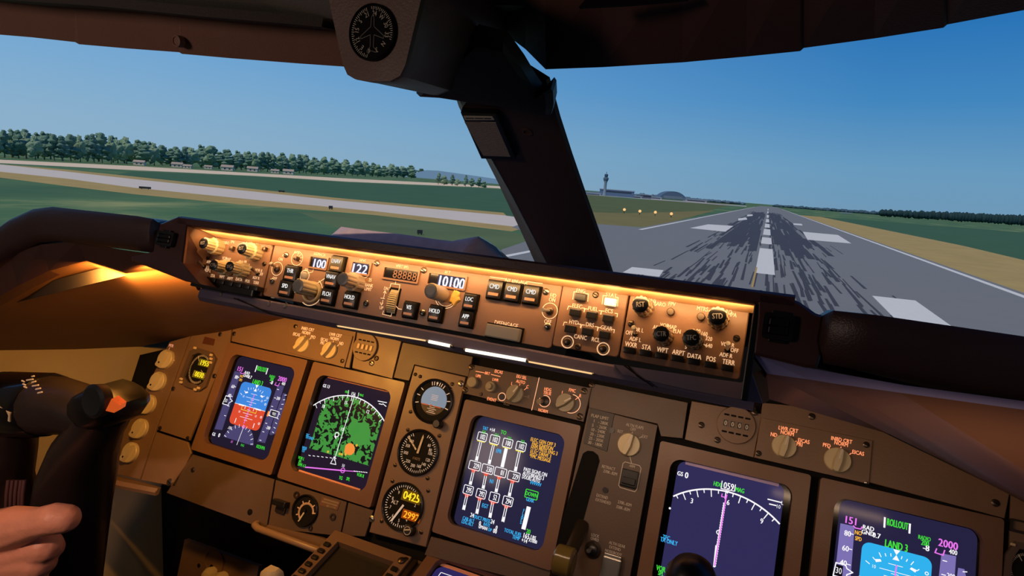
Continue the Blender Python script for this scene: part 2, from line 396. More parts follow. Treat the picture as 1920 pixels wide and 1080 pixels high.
# placard on the post
t = Thing('correction_card', 'small white printed card in a black frame on the centre post', 'card', FC, *FC.uv(915, 257))
o4 = [FC.uv(*p, .012) for p in [(865, 214), (927, 217), (961, 299), (903, 297)]]
uc, vc = t.u, t.v
t.b().prism([FC.uv(*p, .010) for p in [(863, 213), (930, 216), (966, 301), (902, 299)]], 0, .010, .002).out('frame', BLACK, t.o)
pm = mat('printed_paper', rgb(220, 205, 190), .7)
nt = pm.node_tree; n1 = nt.nodes.new('ShaderNodeTexBrick'); tcc = nt.nodes.new('ShaderNodeTexCoord')
n1.inputs['Scale'].default_value = 330; n1.inputs['Mortar Size'].default_value = .16; n1.inputs['Brick Width'].default_value = .9; n1.inputs['Row Height'].default_value = .5
n1.inputs['Color1'].default_value = rgb(250, 236, 222); n1.inputs['Color2'].default_value = rgb(214, 196, 180); n1.inputs['Mortar'].default_value = rgb(150, 130, 118)
nt.links.new(tcc.outputs['Object'], n1.inputs['Vector']); nt.links.new(n1.outputs['Color'], nt.nodes['Principled BSDF'].inputs['Base Color'])
t.b().prism([FC.uv(*p, .0106) for p in [(871, 229), (929, 230), (957, 294), (906, 292)]], .010, .0106).out('paper', pm, t.o)
t.b().prism([FC.uv(*p, .0108) for p in [(869, 218), (923, 219), (927, 225), (872, 225)]], .010, .0108).out('title_strip', WHITEP, t.o)
bb = t.b(); a0 = FC.uv(874, 221.7, .011); a1 = FC.uv(921, 222.3, .011)
for k in range(19):
    f = k/19
    if k % 7 == 6: continue
    x = a0[0]+(a1[0]-a0[0])*f; y = a0[1]+(a1[1]-a0[1])*f
    bb.line([(x, y), (x+.0012, y)], .0016, .0111)
flatout(bb, 'title_print', MATTE, t.o)

# ------------------------------------------------------------------ compass housing and compass
YC = -.447
FK = Fr((0, YC, 0), (1, 0, 0), (0, 0, 1))
def fk(*p): return [FK.uv(x, y) for x, y in p]
front = fk((604, -40), (614, 0), (641, 120), (650, 140), (664, 148), (690, 153), (733, 152), (752, 142), (762, 122), (792, 0), (800, -40))
def back(p, Y): return [aty(x, y, Y) for x, y in p]
rear = back([(632, -20), (640, 20), (668, 118), (690, 140), (720, 152), (760, 163), (834, 183), (862, 175), (893, 130), (955, 48), (960, -10)], -.20)
f_in = [(a+(0.5*(front[0][0]+front[-1][0])-a)*.03, b_) for a, b_ in front]
hb = B()
rowA = [(a, YC+.004, b_) for a, b_ in front]; rowB = [(a, YC, b_) for a, b_ in f_in]
mid = [tuple(Vector((a, YC+.006, b_)).lerp(r, .12)) for (a, b_), r in zip(front, rear)]
hb.loft([rowB, rowA, mid, [tuple(r) for r in rear]], True)
hb.out('trim_9', mat('housing_trim', rgb(104, 70, 62), .5, noise=.1, nscale=15, bump=.3, bscale=500), kind='structure', smooth=30)
cu, cv = FK.uv(700, 62)
cr = (FK.uv(700, 8)[1]-FK.uv(700, 116)[1])/2
t = Thing('standby_compass', 'round black standby compass with white numerals and aircraft outline in the overhead housing', 'compass', FK, cu, cv)
t.b().lathe(cu, cv, [(cr, .0), (cr, .003), (cr*.96, .004), (cr*.95, .002)], 40, cap1=False).out('rim', BLACK, t.o, 40)
t.b().lathe(cu, cv, [(cr*.95, .0005), (cr*.95, .002)], 40).out('dial', mat('compass_dial', rgb(20, 20, 21), .8, spec=.1), t.o)
bb = t.b()
for k in range(72):
    a = rad(k*5+8)
    if 95 < (k*5+8) % 360 < 105 or 262 < (k*5+8) % 360 < 340: continue
    r0 = .78 if k % 2 == 0 else .82
    bb.line([(cu+cr*r0*math.cos(a), cv+cr*r0*math.sin(a)), (cu+cr*.89*math.cos(a), cv+cr*.89*math.sin(a))], cr*.022, .0023)
flatout(bb, 'scale_ticks', WHITEP, t.o)
bb = t.b()
for k, s in enumerate(['24', 'W', '30', '33', 'N', '3', '6', 'E', '12', '15', 'S', '21']):
    a = rad(82-30*k); bb.text(s, cu+cr*.66*math.cos(a), cv+cr*.66*math.sin(a), cr*.17, .0023, rot=a-PI/2)
flatout(bb, 'numerals', WHITEP, t.o)
bb = t.b()
pl = [(0, .62), (.06, .5), (.07, .2), (.5, -.12), (.5, -.22), (.08, -.08), (.07, -.5), (.2, -.62), (.2, -.7), (0, -.64)]
pts = [(cu+cr*(a+.02), cv+cr*b_) for a, b_ in pl]+[(cu+cr*(.02-a), cv+cr*b_) for a, b_ in pl[::-1]]
bb.line(pts, cr*.022, .0023); flatout(bb, 'aircraft_outline', mat('grey_print', rgb(120, 120, 118), .6), t.o)

# ------------------------------------------------------------------ glareshield
GX0, GX1 = -.385, .345
S_ = .035
def gp(v, w): return FM.P(0, v, w)
def extr(b, prof, x0, x1):
    """profile of (v, w) pairs in the glareshield plane, or world (y, z) when tagged"""
    def q(p, x):
        if len(p) == 3: return (x, p[1], p[2])
        g = gp(*p); return (x, g.y, g.z)
    b.loft([[q(p, x0) for p in prof], [q(p, x1) for p in prof]], True)
lip = B()
extr(lip, [(.079, S_-.002), (.0805, S_), (.088, S_), (.0905, S_-.003), (.0905, S_-.012), ('w', .0, 1.225), ('w', .30, 1.12), ('w', .30, 1.10), ('w', -.20, 1.22), (.078, -.03), (.0755, 0), (.0785, S_-.004)], GX0+.006, GX1-.004)
lip.out('glareshield_lip', LIP, kind='structure', smooth=25)
cove = B(); extr(cove, [(.0752, .0005), (.0784, S_-.0045), (.0779, S_-.0040), (.0742, .0012)], -.345, .311)
cove.out('glareshield_reflector', COVE, kind='structure')
# side faces that hold the two warning buttons, and the recess cheeks
FS = FM.sub(S_)
def fs(*p): return [FS.uv(x, y) for x, y in p]
lf = fs((281, 422), (290, 420), (303, 417), (333, 405), (352, 412), (351, 422), (342, 492), (376, 533), (345, 527), (245, 488), (244, 482), (285, 474), (291, 440))
B(FS).prism(lf, -.03, 0, .002).out('glareshield_left_end', LIP, kind='structure')
rf = fs((1421, 549), (1470, 553), (1500, 566), (1530, 587), (1545, 592), (1537, 640), (1540, 668), (1532, 690), (1512, 689), (1412, 664), (1418, 600))
B(FS).prism(rf, -.03, 0, .002).out('glareshield_right_end', LIP, kind='structure')
ck = B(FM)
a = FS.uv(352, 424); c_ = FS.uv(343, 494)
ck.loft([[(a[0], a[1], S_), (-.350, .076, 0), (-.350, .076, -.004), (a[0]-.008, a[1], S_-.006)], [(c_[0], c_[1], S_), (-.357, .002, 0), (-.357, .002, -.004), (c_[0]-.008, c_[1], S_-.006)]])
ck.out('glareshield_left_cheek', mat('cheek_paint', rgb(150, 112, 84), .5), kind='structure')
ck = B(FM); ck.box(.3105, .3165, -.004, .0785, -.01, S_-.001, .001); ck.out('glareshield_right_cheek', BLACK, kind='structure')
# chin below the panels, with lilac-grey paint
chin = B(); extr(chin, [(.006, .004), (.004, .007), (-.006, .008), (-.0105, .004), (-.0115, -.006), (-.006, -.05), (.006, -.05)], -.345, .322)
chin.out('glareshield_chin', LILAC, kind='structure', smooth=30)
rc = [FM.uv(x, y, .01) for x, y in [(1150, 683), (1392, 718), (1412, 700), (1432, 757), (1405, 752), (1290, 732), (1165, 702)]]
B(FM).prism(rc, -.02, .0095, .001).out('glareshield_chin_plate', LILAC, kind='structure')
cm = B(FM); q0 = FM.uv(1408, 702, .008); q1 = FM.uv(1436, 690, .008); q2 = FM.uv(1432, 757, .0095)
cm.prism([q0, q1, (q2[0]+.004, q2[1]+.004), q2], -.05, .0088).out('glareshield_chin_cheek', mat('cheek_paint', rgb(150, 112, 84)), kind='structure')
# padded coamings on both sides: a rounded section swept along the shield
def coaming(name, path, label=None):
    b = B(); loops = []
    for x, y, z, sc, tip in path:
        sec = [(0, 0), (-.004, .004), (-.008, .0), (-.010, -.012), (-.010, -.030), (-.004, -.040), (.012, -.043), (.05, -.043), (.075, -.026), (.06, -.008), (.03, -.001), (.012, 0)]
        loops.append([(x+tip*k, y+a*sc, z+c*sc) for k, (a, c) in zip((0, .3, .6, 1, 1, .6, 0, 0, 0, 0, 0, 0), sec)])
    b.loft(loops, True); return b.out(name, PAD, kind='structure', smooth=50)
coaming('glareshield_left_coaming', [(-.408, -.352, 1.2795, .80, 0), (-.413, -.358, 1.2855, 1.0, 0), (-.44, -.360, 1.2868, 1.04, 0), (-.614, -.360, 1.2838, 1.08, 0), (-.655, -.362, 1.277, 1.08, 0), (-.70, -.368, 1.258, 1.1, 0), (-.76, -.378, 1.220, 1.15, 0), (-.85, -.40, 1.155, 1.2, 0), (-1.1, -.50, 1.02, 1.2, 0)])
coaming('glareshield_right_coaming', [(.363, -.352, 1.2795, .82, 0), (.369, -.358, 1.2850, 1.0, 0), (.40, -.360, 1.2862, 1.04, 0), (.57, -.360, 1.2838, 1.08, 0), (.66, -.368, 1.258, 1.1, 0), (.80, -.385, 1.21, 1.15, 0), (1.10, -.50, 1.10, 1.2, 0)])
# top decks behind the coamings and lower rims in front
for nm, x0, x1, za, zb in (('glareshield_left_deck', -1.12, -.37, 1.04, 1.262), ('glareshield_right_deck', .335, 1.12, 1.262, 1.19)):
    b = B(); b.loft([[(x0, -.33, za), (x0, .30, 1.12), (x0, .30, 1.09), (x0, -.33, za-.02)], [(x1, -.33, zb), (x1, .30, 1.12), (x1, .30, 1.09), (x1, -.33, zb-.02)]])
    b.out(nm, DARKT, kind='structure')
# lower rim strips; the right one carries painted-in blue screen light
rt = [FS.uv(x, y) for x, y in [(1414, 664), (1512, 688), (1560, 697), (1700, 722), (1925, 752), (2100, 775)]]
rb_ = [FS.uv(x, y) for x, y in [(1440, 699), (1520, 710), (1570, 718), (1700, 736), (1925, 767), (2100, 792)]]
b = B(FS); b.loft([[(c[0], c[1], -.006), (d[0], d[1], -.020), (d[0], d[1], -.05), (c[0], c[1], -.05)] for c, d in zip(rt, rb_)])
b.out('glareshield_right_rim', mat('rim_painted_blue_light', rgb(150, 148, 205), .45, spec=.4, noise=.08, nscale=40), kind='structure')
lt = [FS.uv(x, y) for x, y in [(285, 474), (210, 464), (130, 448), (60, 455), (0, 474), (-120, 540)]]
lb = [FS.uv(x, y) for x, y in [(243, 487), (190, 500), (120, 480), (50, 500), (-10, 530), (-130, 600)]]
b = B(FS); b.loft([[(c[0], c[1], -.012), (d[0], d[1], -.03), (d[0], d[1], -.05), (c[0], c[1], -.05)] for c, d in zip(lt, lb)])
b.out('glareshield_left_rim', LIP, kind='structure')
# underside that closes the shield down to the main panel
PT = [(-.80, -.008), (-.70, .022), (-.548, .078), (-.47, .098), (.43, .099), (.506, .078), (.664, .024), (.78, -.02), (.98, -.095)]
def fpp(u, v, w=0): p = FP.P(u, v, w); return (p.x, p.y, p.z)
top = [tuple(FS.P(c[0], c[1], -.031)) for c in lb[::-1]]+[(-.40, -.337, 1.220), (-.335, -.33, 1.198), (.325, -.33, 1.198)]+[tuple(FS.P(c[0], c[1], -.021)) for c in rb_]
low_ = [tuple(atwall(x, y)) for x, y in ((-160, 662), (-10, 657), (140, 655), (262, 650))]+[fpp(u, v, -.002) for u, v in ((-.80, -.008), (-.70, .022), (-.548, .078), (-.47, .098), (.43, .099), (.506, .078), (.58, .054), (.664, .024), (.78, -.02), (.98, -.095), (1.1, -.14))]
b = B(); b.loft([top, low_], False, False, False)
b.out('glareshield_underside', UNDER, kind='structure', smooth=70)

GS = bpy.data.objects.new('glareshield', None); C.objects.link(GS); GS.location = (0, -.345, 1.2)
GS['label'] = 'long maroon and brown glareshield running across under the windshields'; GS['category'] = 'glareshield'
for o in list(C.objects):
    if o.name.startswith('glareshield_') or o.name == 'glareshield_lip':
        o.parent = GS; o.matrix_parent_inverse = Matrix.Translation(GS.location).inverted()
        if 'kind' in o: del o['kind']
        o.name = {'glareshield_left_end': 'end_panel', 'glareshield_right_end': 'end_panel', 'glareshield_left_cheek': 'recess_cheek', 'glareshield_right_cheek': 'recess_cheek', 'glareshield_left_coaming': 'padded_coaming', 'glareshield_right_coaming': 'padded_coaming', 'glareshield_left_deck': 'top_deck', 'glareshield_right_deck': 'top_deck', 'glareshield_left_rim': 'lower_rim', 'glareshield_right_rim': 'lower_rim'}.get(o.name, o.name.replace('glareshield_', ''))
# dark backing behind all panels
B(FP).prism([(-.93, -.07), (-.70, .018), (-.56, .07), (-.47, .094), (.43, .094), (.52, .07), (.664, .02), (.85, -.05), (.85, -.5), (.2, -.5), (.2, -.32), (-.47, -.31), (-.70, -.305), (-.91, -.30)], -.05, -.012).out('wall_panel_backing', MATTE, kind='structure')
# ------------------------------------------------------------------ glareshield control panels
def lab(b, fr, s, px, h, w, **k):
    u, v = fr.uv(*px, w); b.text(s, u, v, h*.86*ms(fr, px, w)[1] if h > 1 else h, w, **k)
def panel_thing(name, label, corners, material, fr, w0=-.006, w1=0.0, r=.003, cat='control panel', group=None, part='face_plate'):
    u0, u1, v0, v1 = uvrect(fr, corners, w1)
    t = Thing(name, label, cat, fr, (u0+u1)/2, (v0+v1)/2, 0, group)
    t.rect = (u0, u1, v0, v1)
    t.b().rr(u0, u1, v0, v1, r, w0, w1, .0008).out(part, material, t.o)
    return t
W_ = .0005
def tall_knob(t, fr, head, top, body, cap_mat, txt, r=.0098, r2=.0074, h=.034, flute=12):
    """two-tier fluted knob; head = where its cap shows in the photograph"""
    u, v = fr.uv(*head, h)
    o = t.b().lathe(u, v, [(r, 0), (r, h*.46), (r*.9, h*.48), (r2, h*.49), (r2, h*.97), (r2*.92, h)], 36, flute, .0009).out('knob', body, t.o, 25)
    o2 = t.b().lathe(u, v, [(r2*.88, h), (r2*.88, h+.001), (r2*.7, h+.0016)], 24).out('knob_cap', cap_mat, o, 40)
    if txt:
        b = t.b(); b.text(txt, u, v, r2*.55, h+.0018, rot=rad(10), sq=.7, bold=.06); flatout(b, 'cap_print', WHITEP, o)
    return u, v
def toggle(t, fr, px, r=.0040, ring=True, lean=(0, .35), m=CHROME, h=.014, rm=None):
    u, v = fr.uv(*px, 0)
    if ring:
        b = t.b(); b.arc(u, v, r*1.75, 0, 360, .0008, W_, 28); flatout(b, 'ring_print', rm or T_MCP, t.o)
    o = t.b().lathe(u, v, [(r*.9, 0), (r*.9, .002), (r*.5, .003)], 12).out('toggle_switch', DKMET, t.o, 40)
    b = t.b(); b.tube([(u, v, .002), (u+lean[0]*h, v+lean[1]*h, h)], [.0013, .0022], 10); b.out('toggle_bat', m, o, 50)
def sq_button(t, fr, px, txt, w=24, h=29, H=.0065, bar=True, m=BLACK, lh=9):
    mu, mv = ms(fr, px); w *= mu; h *= mv; lh *= mv*.86
    u, v = fr.uv(*px, H*.6)
    o = t.b().box(u-w/2, u+w/2, v-h/2, v+h/2, 0, H, .0018).out('push_button', m, t.o, 40)
    b = t.b(); b.box(u-w/2-.0014, u+w/2+.0014, v-h/2-.0014, v+h/2+.0014, -.001, .0022, .0008); b.out('button_bezel', MATTE, o)
    if bar:
        b = t.b(); b.box(u-w*.33, u+w*.33, v-h*.36, v-h*.20, H-.0006, H+.0003); b.out('light_bar', ORBAR, o)
    if txt:
        b = t.b(); b.text(txt, u, v+h*.16, lh, H+.0004, sq=.72, bold=.06); flatout(b, 'lettering', T_WHT, o)
    return o
def small_button(t, fr, px, w=13, h=8, H=.006, m=BLACK, name='push_button'):
    mu, mv = ms(fr, px); w *= mu; h *= mv
    u, v = fr.uv(*px, H)
    return t.b().box(u-w/2, u+w/2, v-h/2, v+h/2, 0, H, .0010).out(name, m, t.o, 40)

# --- left EFIS panel
t = panel_thing('efis_control_panel', 'small panel with four cream knobs at the left end of the glareshield', [(390, 443), (514, 459), (487, 554), (371, 536)], MCPB, FM)
EL = t
b = t.b(); u0, u1, v0, v1 = t.rect; b.box(u0-.001, u1-.004, v0-.003, v0+.0125, 0, .010, .002); b.out('button_ledge', BLACK, t.o)
for hp, tx, rr_ in (((382, 456), '', 1.0), ((454, 466), '', 1.0), ((401, 497), 'CTR', .92), ((431, 500), 'TFC', .92)):
    tall_knob(t, FM, hp, None, KNOB, BLACK, tx or 'RST', .0108*rr_, .0078*rr_, .024)
b = t.b()
for s, px in (('MINS', (404, 449)), ('RADIO', (410, 454)), ('BARO', (424, 455)), ('FPV', (436, 454)), ('BARO', (467, 457)), ('IN', (482, 459)), ('HPA', (492, 463)), ('VOR', (421, 484)), ('MAP', (428, 486)), ('APP', (391, 491)), ('PLN', (452, 491)), ('80', (460, 491)), ('160', (465, 497)), ('320', (467, 503)), ('640', (464, 509)), ('VOR L', (386, 501)), ('ADF L', (389, 507)), ('VOR R', (485, 507)), ('OFF', (489, 514)), ('ADF R', (480, 521)), ('WXR', (384, 514)), ('STA', (399, 517)), ('WPT', (416, 519)), ('ARPT', (431, 522)), ('DATA', (448, 524)), ('POS', (464, 527)), ('TERR', (480, 530))):
    lab(b, FM, s, px, 6.6, W_, sq=.74, bold=.05)
flatout(b, 'lettering', T_MCP, t.o)
for x, y in ((381, 519), (395, 522), (411, 525), (427, 528), (443, 531), (459, 534), (474, 537)):
    small_button(t, FM, (x+1, y+3), 14, 9, .0125)
small_button(t, FM, (432, 465), 7, 8, .005, DKMET); small_button(t, FM, (494, 466), 6, 7, .005, DKMET)
toggle(t, FM, (385, 500), .003, False); toggle(t, FM, (484, 513), .003, False)
screw(t, FM, (496, 495), 0, .0028); screw(t, FM, (390, 484), 0, .0026)

# --- mode control panel
t = panel_thing('mode_control_panel', 'long autopilot mode panel with white digit windows in the middle of the glareshield', [(518, 460), (1050, 530), (1038, 651), (488, 556)], MCPB, FM)
def digit_window(c4, txt, tb, lit=True, h=.0105):
    u0, u1, v0, v1 = uvrect(FM, c4, .002)
    o = t.b().frame(rrect(u0-.002, u1+.002, v0-.002, v1+.002, .0008, 1), rrect(u0, u1, v0, v1, .0005, 1), 0, .0022).out('window_frame', MCPB, t.o)
    t.b().box(u0, u1, v0, v1, 0, .0004).out('display_window', mat('window_glass', rgb(20, 18, 22), .15), o)
    b = t.b()
    if lit:
        a = FM.uv(*tb[0], .0008); c = FM.uv(*tb[1], .0008)
        b.text(txt, a[0], a[1], h, .0008, 'l', width=c[0]-a[0], bold=.09); flatout(b, 'digits', glow(236, 238, 255, 1.1), o)
        b = t.b(); b.box(a[0]-.002, c[0]+.001, a[1]-h*.62, a[1]+h*.62, .0004, .0005); b.out('lit_backing', glow(58, 56, 80, 1.0), o)
    else:
        a = FM.uv(*tb[0], .0008); c = FM.uv(*tb[1], .0008)
        b.text(txt, a[0], a[1], h, .0008, 'l', width=c[0]-a[0]); flatout(b, 'digits', mat('unlit_segments', rgb(120, 84, 66), .5), o)
digit_window([(583, 481), (613, 485), (610, 504), (578, 499)], '100', [(588, 493), (610, 496.5)], h=.0105)
digit_window([(662, 491), (694, 495), (690, 514), (657, 510)], '122', [(661, 502), (688, 505.5)])
digit_window([(722, 501), (785, 510), (780, 528), (717, 520)], '88888', [(737, 513), (781, 519)], False, .009)
digit_window([(806, 512), (873, 521), (869, 541), (800, 532)], '10100', [(823, 526), (870, 533)], h=.0118)
b = t.b()
for s, px, h in (('IAS/MACH', (599, 477), 6.2), ('HDG', (680, 489), 6.8), ('VERT SPD', (754, 500), 6.8), ('ALT', (839, 511), 7.2), ('A/P ENGAGE', (968, 527), 8.6), ('DISENGAGE', (949, 608), 9.6), ('F/D', (1037, 554), 8.8), ('ON', (1035, 562), 8.8), ('OFF', (1027, 603), 8.8), ('ON', (526, 486), 6.8), ('OFF', (515, 522), 6.8), ('A/T', (532, 479), 5.0), ('SEL', (575, 506), 6.5), ('25', (694, 525), 7.2), ('BANK', (692, 535), 7.2), ('LIMIT', (690, 542), 7.2), ('DN', (724, 541), 7.2), ('UP', (715, 577), 7.2), ('AUTO', (557, 473), 5.5)):
    lab(b, FM, s, px, h, W_, sq=.76, bold=.05)
g = lambda *p: [FM.uv(x, y, W_) for x, y in p]
b.line(g((919, 519), (948, 523)), .0007, W_); b.line(g((989, 528), (1017, 532)), .0007, W_)
b.line(g((722, 546), (720, 556), (719, 560)), .0008, W_); b.line(g((718, 563), (716, 571)), .0008, W_); b.line(g((719, 549), (722, 545), (724, 550)), .0008, W_); b.line(g((713, 567), (715, 572), (718, 568)), .0008, W_)
b.line(g((731, 540), (733, 532), (750, 534), (748, 544)), .0008, W_); b.line(g((719, 583), (717, 589), (733, 593), (735, 586)), .0008, W_); b.line(g((714, 559), (721, 560)), .0008, W_); b.line(g((742, 528), (741, 533)), .0008, W_)
b.line(g((739, 570), (747, 579), (753, 580)), .0009, W_)
u, v = FM.uv(583, 547, W_); b.arc(u, v, .0165, -120, 60, .0011, W_)
u, v = FM.uv(837, 555, W_); b.arc(u, v, .0135, -150, 80, .0009, W_); b.arc(u, v, .0112, -150, 80, .0006, W_)
for q in (((592, 533), (615, 518)), ((597, 550), (605, 556)), ((558, 541), (549, 552))): b.line(g(*q), .0009, W_)
u, v = FM.uv(557, 485, W_); b.arc(u, v, .0085, 0, 360, .0007, W_, 28)
for k in range(7): a = rad(-20+k*37); b.line([(u, v), (u+.0075*math.cos(a), v+.0075*math.sin(a))], .0006, W_) if k < 4 else None
u, v = FM.uv(571, 517, W_); b.arc(u, v, .0068, 0, 360, .0009, W_, 24); b.line(g((577, 512), (586, 510), (588, 503)), .0007, W_)
for q in (((676, 516), (677, 520)), ((684, 521), (690, 518)), ((668, 517), (670, 521))): b.line(g(*q), .0007, W_)
flatout(b, 'lettering', T_MCP, t.o)
u, v = FM.uv(571, 517, .002); t.b().lathe(u, v, [(.0048, 0), (.0048, .004), (.004, .0046)], 16).out('push_button', GREYK, t.o, 40)
u, v = FM.uv(557, 485, .002); t.b().lathe(u, v, [(.003, 0), (.0026, .006), (.001, .0064)], 12).out('selector_spindle', DKMET, t.o, 40)
toggle(t, FM, (520, 504), .0048, True, (.1, .3)); toggle(t, FM, (1031, 583), .0046, True, (-.25, -.1), GREYK)
for px, s in (((546, 513), 'THR'), ((536, 541), 'SPD'), ((632, 495), 'LNAV'), ((622, 524), 'VNAV'), ((614, 556), 'FLCH'), ((657, 562), 'HOLD'), ((768, 581), 'V/S'), ((816, 588), 'HOLD'), ((881, 566), 'LOC'), ((874, 598), 'APP')):
    sq_button(t, FM, px, s, m=mat('button_lit_tone', rgb(58, 54, 38), .4) if s in ('LNAV',) else BLACK)  # LNAV's lit look is put into its olive colour
for px in ((928, 543), (961, 548), (996, 553)): sq_button(t, FM, px, 'CMD', 29, 33, lh=10)
# speed, heading and altitude knobs
def mcp_knob(head, r, h, tip, flute, face, base_r=None):
    u, v = FM.uv(*head, h)
    o = t.b().lathe(u, v, [((base_r or r), 0), ((base_r or r), h*.42), (r, h*.44), (r, h*.95), (r*.9, h)], 36, flute, .0008).out('knob', KNOB if face != 'g' else mat('pale_grey_knob', rgb(176, 160, 140), .4), t.o, 25)
    t.b().lathe(u, v, [(r*.9, h), (r*.88, h+.0008), (r*.6, h+.0012)], 8 if tip else 24).out('knob_cap', GREYK, o)
mcp_knob((559, 536), .0092, .026, True, 10, 'c'); mcp_knob((643, 523), .0082, .028, False, 10, 'g', .0112); mcp_knob((808, 545), .0084, .026, False, 0, 'g')
t.b().ring(*FM.uv(583, 547, .003), .0105, .0128, 0, .004).out('knob_skirt', KNOB, t.o)
# vertical speed thumbwheel, a ribbed wheel standing through a slot
b = t.b(); ua, va = FM.uv(741, 541, .004); ub, vb = FM.uv(726, 588, .004); uc_ = (ua+ub)/2; vc_ = (va+vb)/2; L = (va-vb)/2
n = 40; loops = []
for s_ in (-1, 1):
    loops.append([(uc_+s_*.0052, vc_+(L+(.0008 if k % 2 else 0))*math.cos(PI*k/n), -.004+(L*.55+(.0011 if k % 2 else 0))*math.sin(PI*k/n)) for k in range(n+1)])
b.loft(loops, True); b.out('thumbwheel', KNOB, t.o)
t.b().box(uc_-.0075, uc_+.0075, vc_-L*1.08, vc_+L*1.08, -.002, .0003).out('thumbwheel_slot', MATTE, t.o)
# disengage bar
u0, u1, v0, v1 = uvrect(FM, [(914, 607), (977, 617), (974, 641), (910, 631)], .004)
o = t.b().box(u0, u1, v0, v1, 0, .0075, .0012).out('disengage_bar', GREYK, t.o)
t.b().box(u0-.0016, u1+.0016, v0-.0016, v1+.0016, -.001, .0014).out('bar_slot', MATTE, o)
# torn scrap of yellow tape beside the altitude knob
pts = [FM.uv(x, y, .0015) for x, y in [(841, 566), (846, 552), (851, 543), (858, 545), (862, 549), (860, 556), (863, 563), (855, 568), (850, 575), (846, 569)]]
t.b().prism(pts, 0, .0018, .0012).out('tape_scrap', mat('yellow_tape', rgb(232, 190, 96), .5, bump=.6, bscale=300), t.o)
for px in ((537, 478), (707, 494), (795, 507), (687, 569), (793, 587), (1024, 547), (562, 593), (1027, 612), (511, 527)): screw(t, FM, px, 0, .0036, CHROME)

# --- display select panel
t = panel_thing('display_select_panel', 'square button panel with white framed labels between autopilot panel and right knob panel', [(1051, 530), (1181, 549), (1157, 668), (1040, 651)], MCPB, FM)
b = t.b()
for s, px in (('ENG', (1089, 545)), ('STAT', (1146, 553)), ('ELEC', (1082, 574)), ('FUEL', (1112, 579)), ('ECS', (1142, 583)), ('HYD', (1076, 604)), ('DRS', (1106, 609)), ('GEAR', (1137, 615)), ('CANC', (1088, 632)), ('RCL', (1117, 637))): lab(b, FM, s, px, 9.0, W_, sq=.8, bold=.05)
def bracket(x0, y0, x1, y1, dy=10):
    b.line(g((x0-2, y0+dy), (x0, y0), (x0+5, y0+.6)), .0008, W_); b.line(g((x1-5, y1-.6), (x1, y1), (x1-1, y1+dy)), .0008, W_)
bracket(1076, 547, 1103, 551, 14); bracket(1131, 554, 1159, 558, 16); bracket(1066, 574, 1096, 578, 6); bracket(1097, 579, 1128, 583, 6); bracket(1128, 583, 1158, 588, 6); bracket(1058, 604, 1089, 608, 6); bracket(1091, 609, 1121, 613, 6); bracket(1122, 614, 1152, 618, 6)
for px in ((1064, 641), (1131, 654)):
    u, v = FM.uv(*px, W_); b.arc(u, v, 11.5*ms(FM, px)[1], 0, 360, .0011, W_, 28)
flatout(b, 'lettering', T_MCP, t.o)
for px in ((1088, 557), (1078, 586), (1109, 591), (1140, 597), (1069, 617), (1101, 622), (1133, 628)):
    u, v = FM.uv(*px, .005); mu, mv = ms(FM, px); o = t.b().box(u-10.5*mu, u+10.5*mu, v-7*mv, v+7*mv, 0, .006, .001).out('push_button', BLACK, t.o)
u, v = FM.uv(1144, 566, .005); mu, mv = ms(FM, (1144, 566)); t.b().box(u-11*mu, u+11*mu, v-7*mv, v+7*mv, 0, .006, .001).out('push_button', mat('lit_button', rgb(255, 240, 200), .4, emit=rgb(255, 236, 180), es=1.0), t.o, label='lit white push button')
for px in ((1064, 641), (1131, 654)):
    u, v = FM.uv(*px, .004); t.b().lathe(u, v, [(.0042, 0), (.0038, .005), (.003, .0056)], 18).out('push_button', DKMET, t.o, 40)
for px in ((1117, 553), (1084, 650)): screw(t, FM, px, 0, .0032)

# --- right EFIS panel
t = panel_thing('efis_control_panel', 'knob panel with dark capped knobs at the right end of the glareshield', [(1184, 549), (1407, 577), (1386, 712), (1160, 672)], MCPB, FM)
for hp, tx, rr_ in (((1201, 571), 'RST', 1.0), ((1345, 593), 'STD', 1.05), ((1240, 626), 'CTR', .95), ((1296, 633), 'TFC', .98)):
    tall_knob(t, FM, hp, None, mat('dark_tan_knob', rgb(150, 128, 100), .38), BLACK, tx, .0092*rr_, .0083*rr_, .026)
b = t.b()
for s, px in (('MINS', (1221, 563)), ('BARO', (1237, 570)), ('FPV', (1260, 570)), ('MTRS', (1317, 579)), ('BARO', (1361, 584)), ('HPA', (1373, 590)), ('APP', (1231, 614)), ('VOR', (1246, 610)), ('MAP', (1260, 613)), ('PLN', (1269, 621)), ('40', (1298, 620)), ('80', (1309, 621)), ('160', (1321, 626)), ('320', (1329, 635)), ('640', (1329, 648)), ('10', (1285, 641)), ('5', (1286, 650)), ('VOR L', (1195, 618)), ('OFF', (1180, 624)), ('ADF L', (1191, 636)), ('VOR R', (1364, 646)), ('OFF', (1377, 657)), ('ADF R', (1361, 666)), ('WXR', (1183, 646)), ('STA', (1212, 651)), ('WPT', (1242, 656)), ('ARPT', (1272, 661)), ('DATA', (1302, 668)), ('POS', (1333, 673)), ('TERR', (1366, 679))):
    lab(b, FM, s, px, 10.5 if px[1] > 640 and s not in ('VOR R', 'OFF', 'ADF R', '640', '10', '5') else 9.0, W_, sq=.74, bold=.05)
b.line(g((1228, 574), (1232, 570)), .0006, W_); b.line(g((1320, 646), (1324, 648)), .0008, W_); b.line(g((1260, 622), (1264, 624)), .0006, W_)
flatout(b, 'lettering', T_MCP, t.o)
for px in ((1257, 584), (1314, 593)):
    u, v = FM.uv(*px, .006); t.b().lathe(u, v, [(.0036, 0), (.0036, .005), (.003, .0056)], 16).out('push_button', DKMET, t.o, 40)
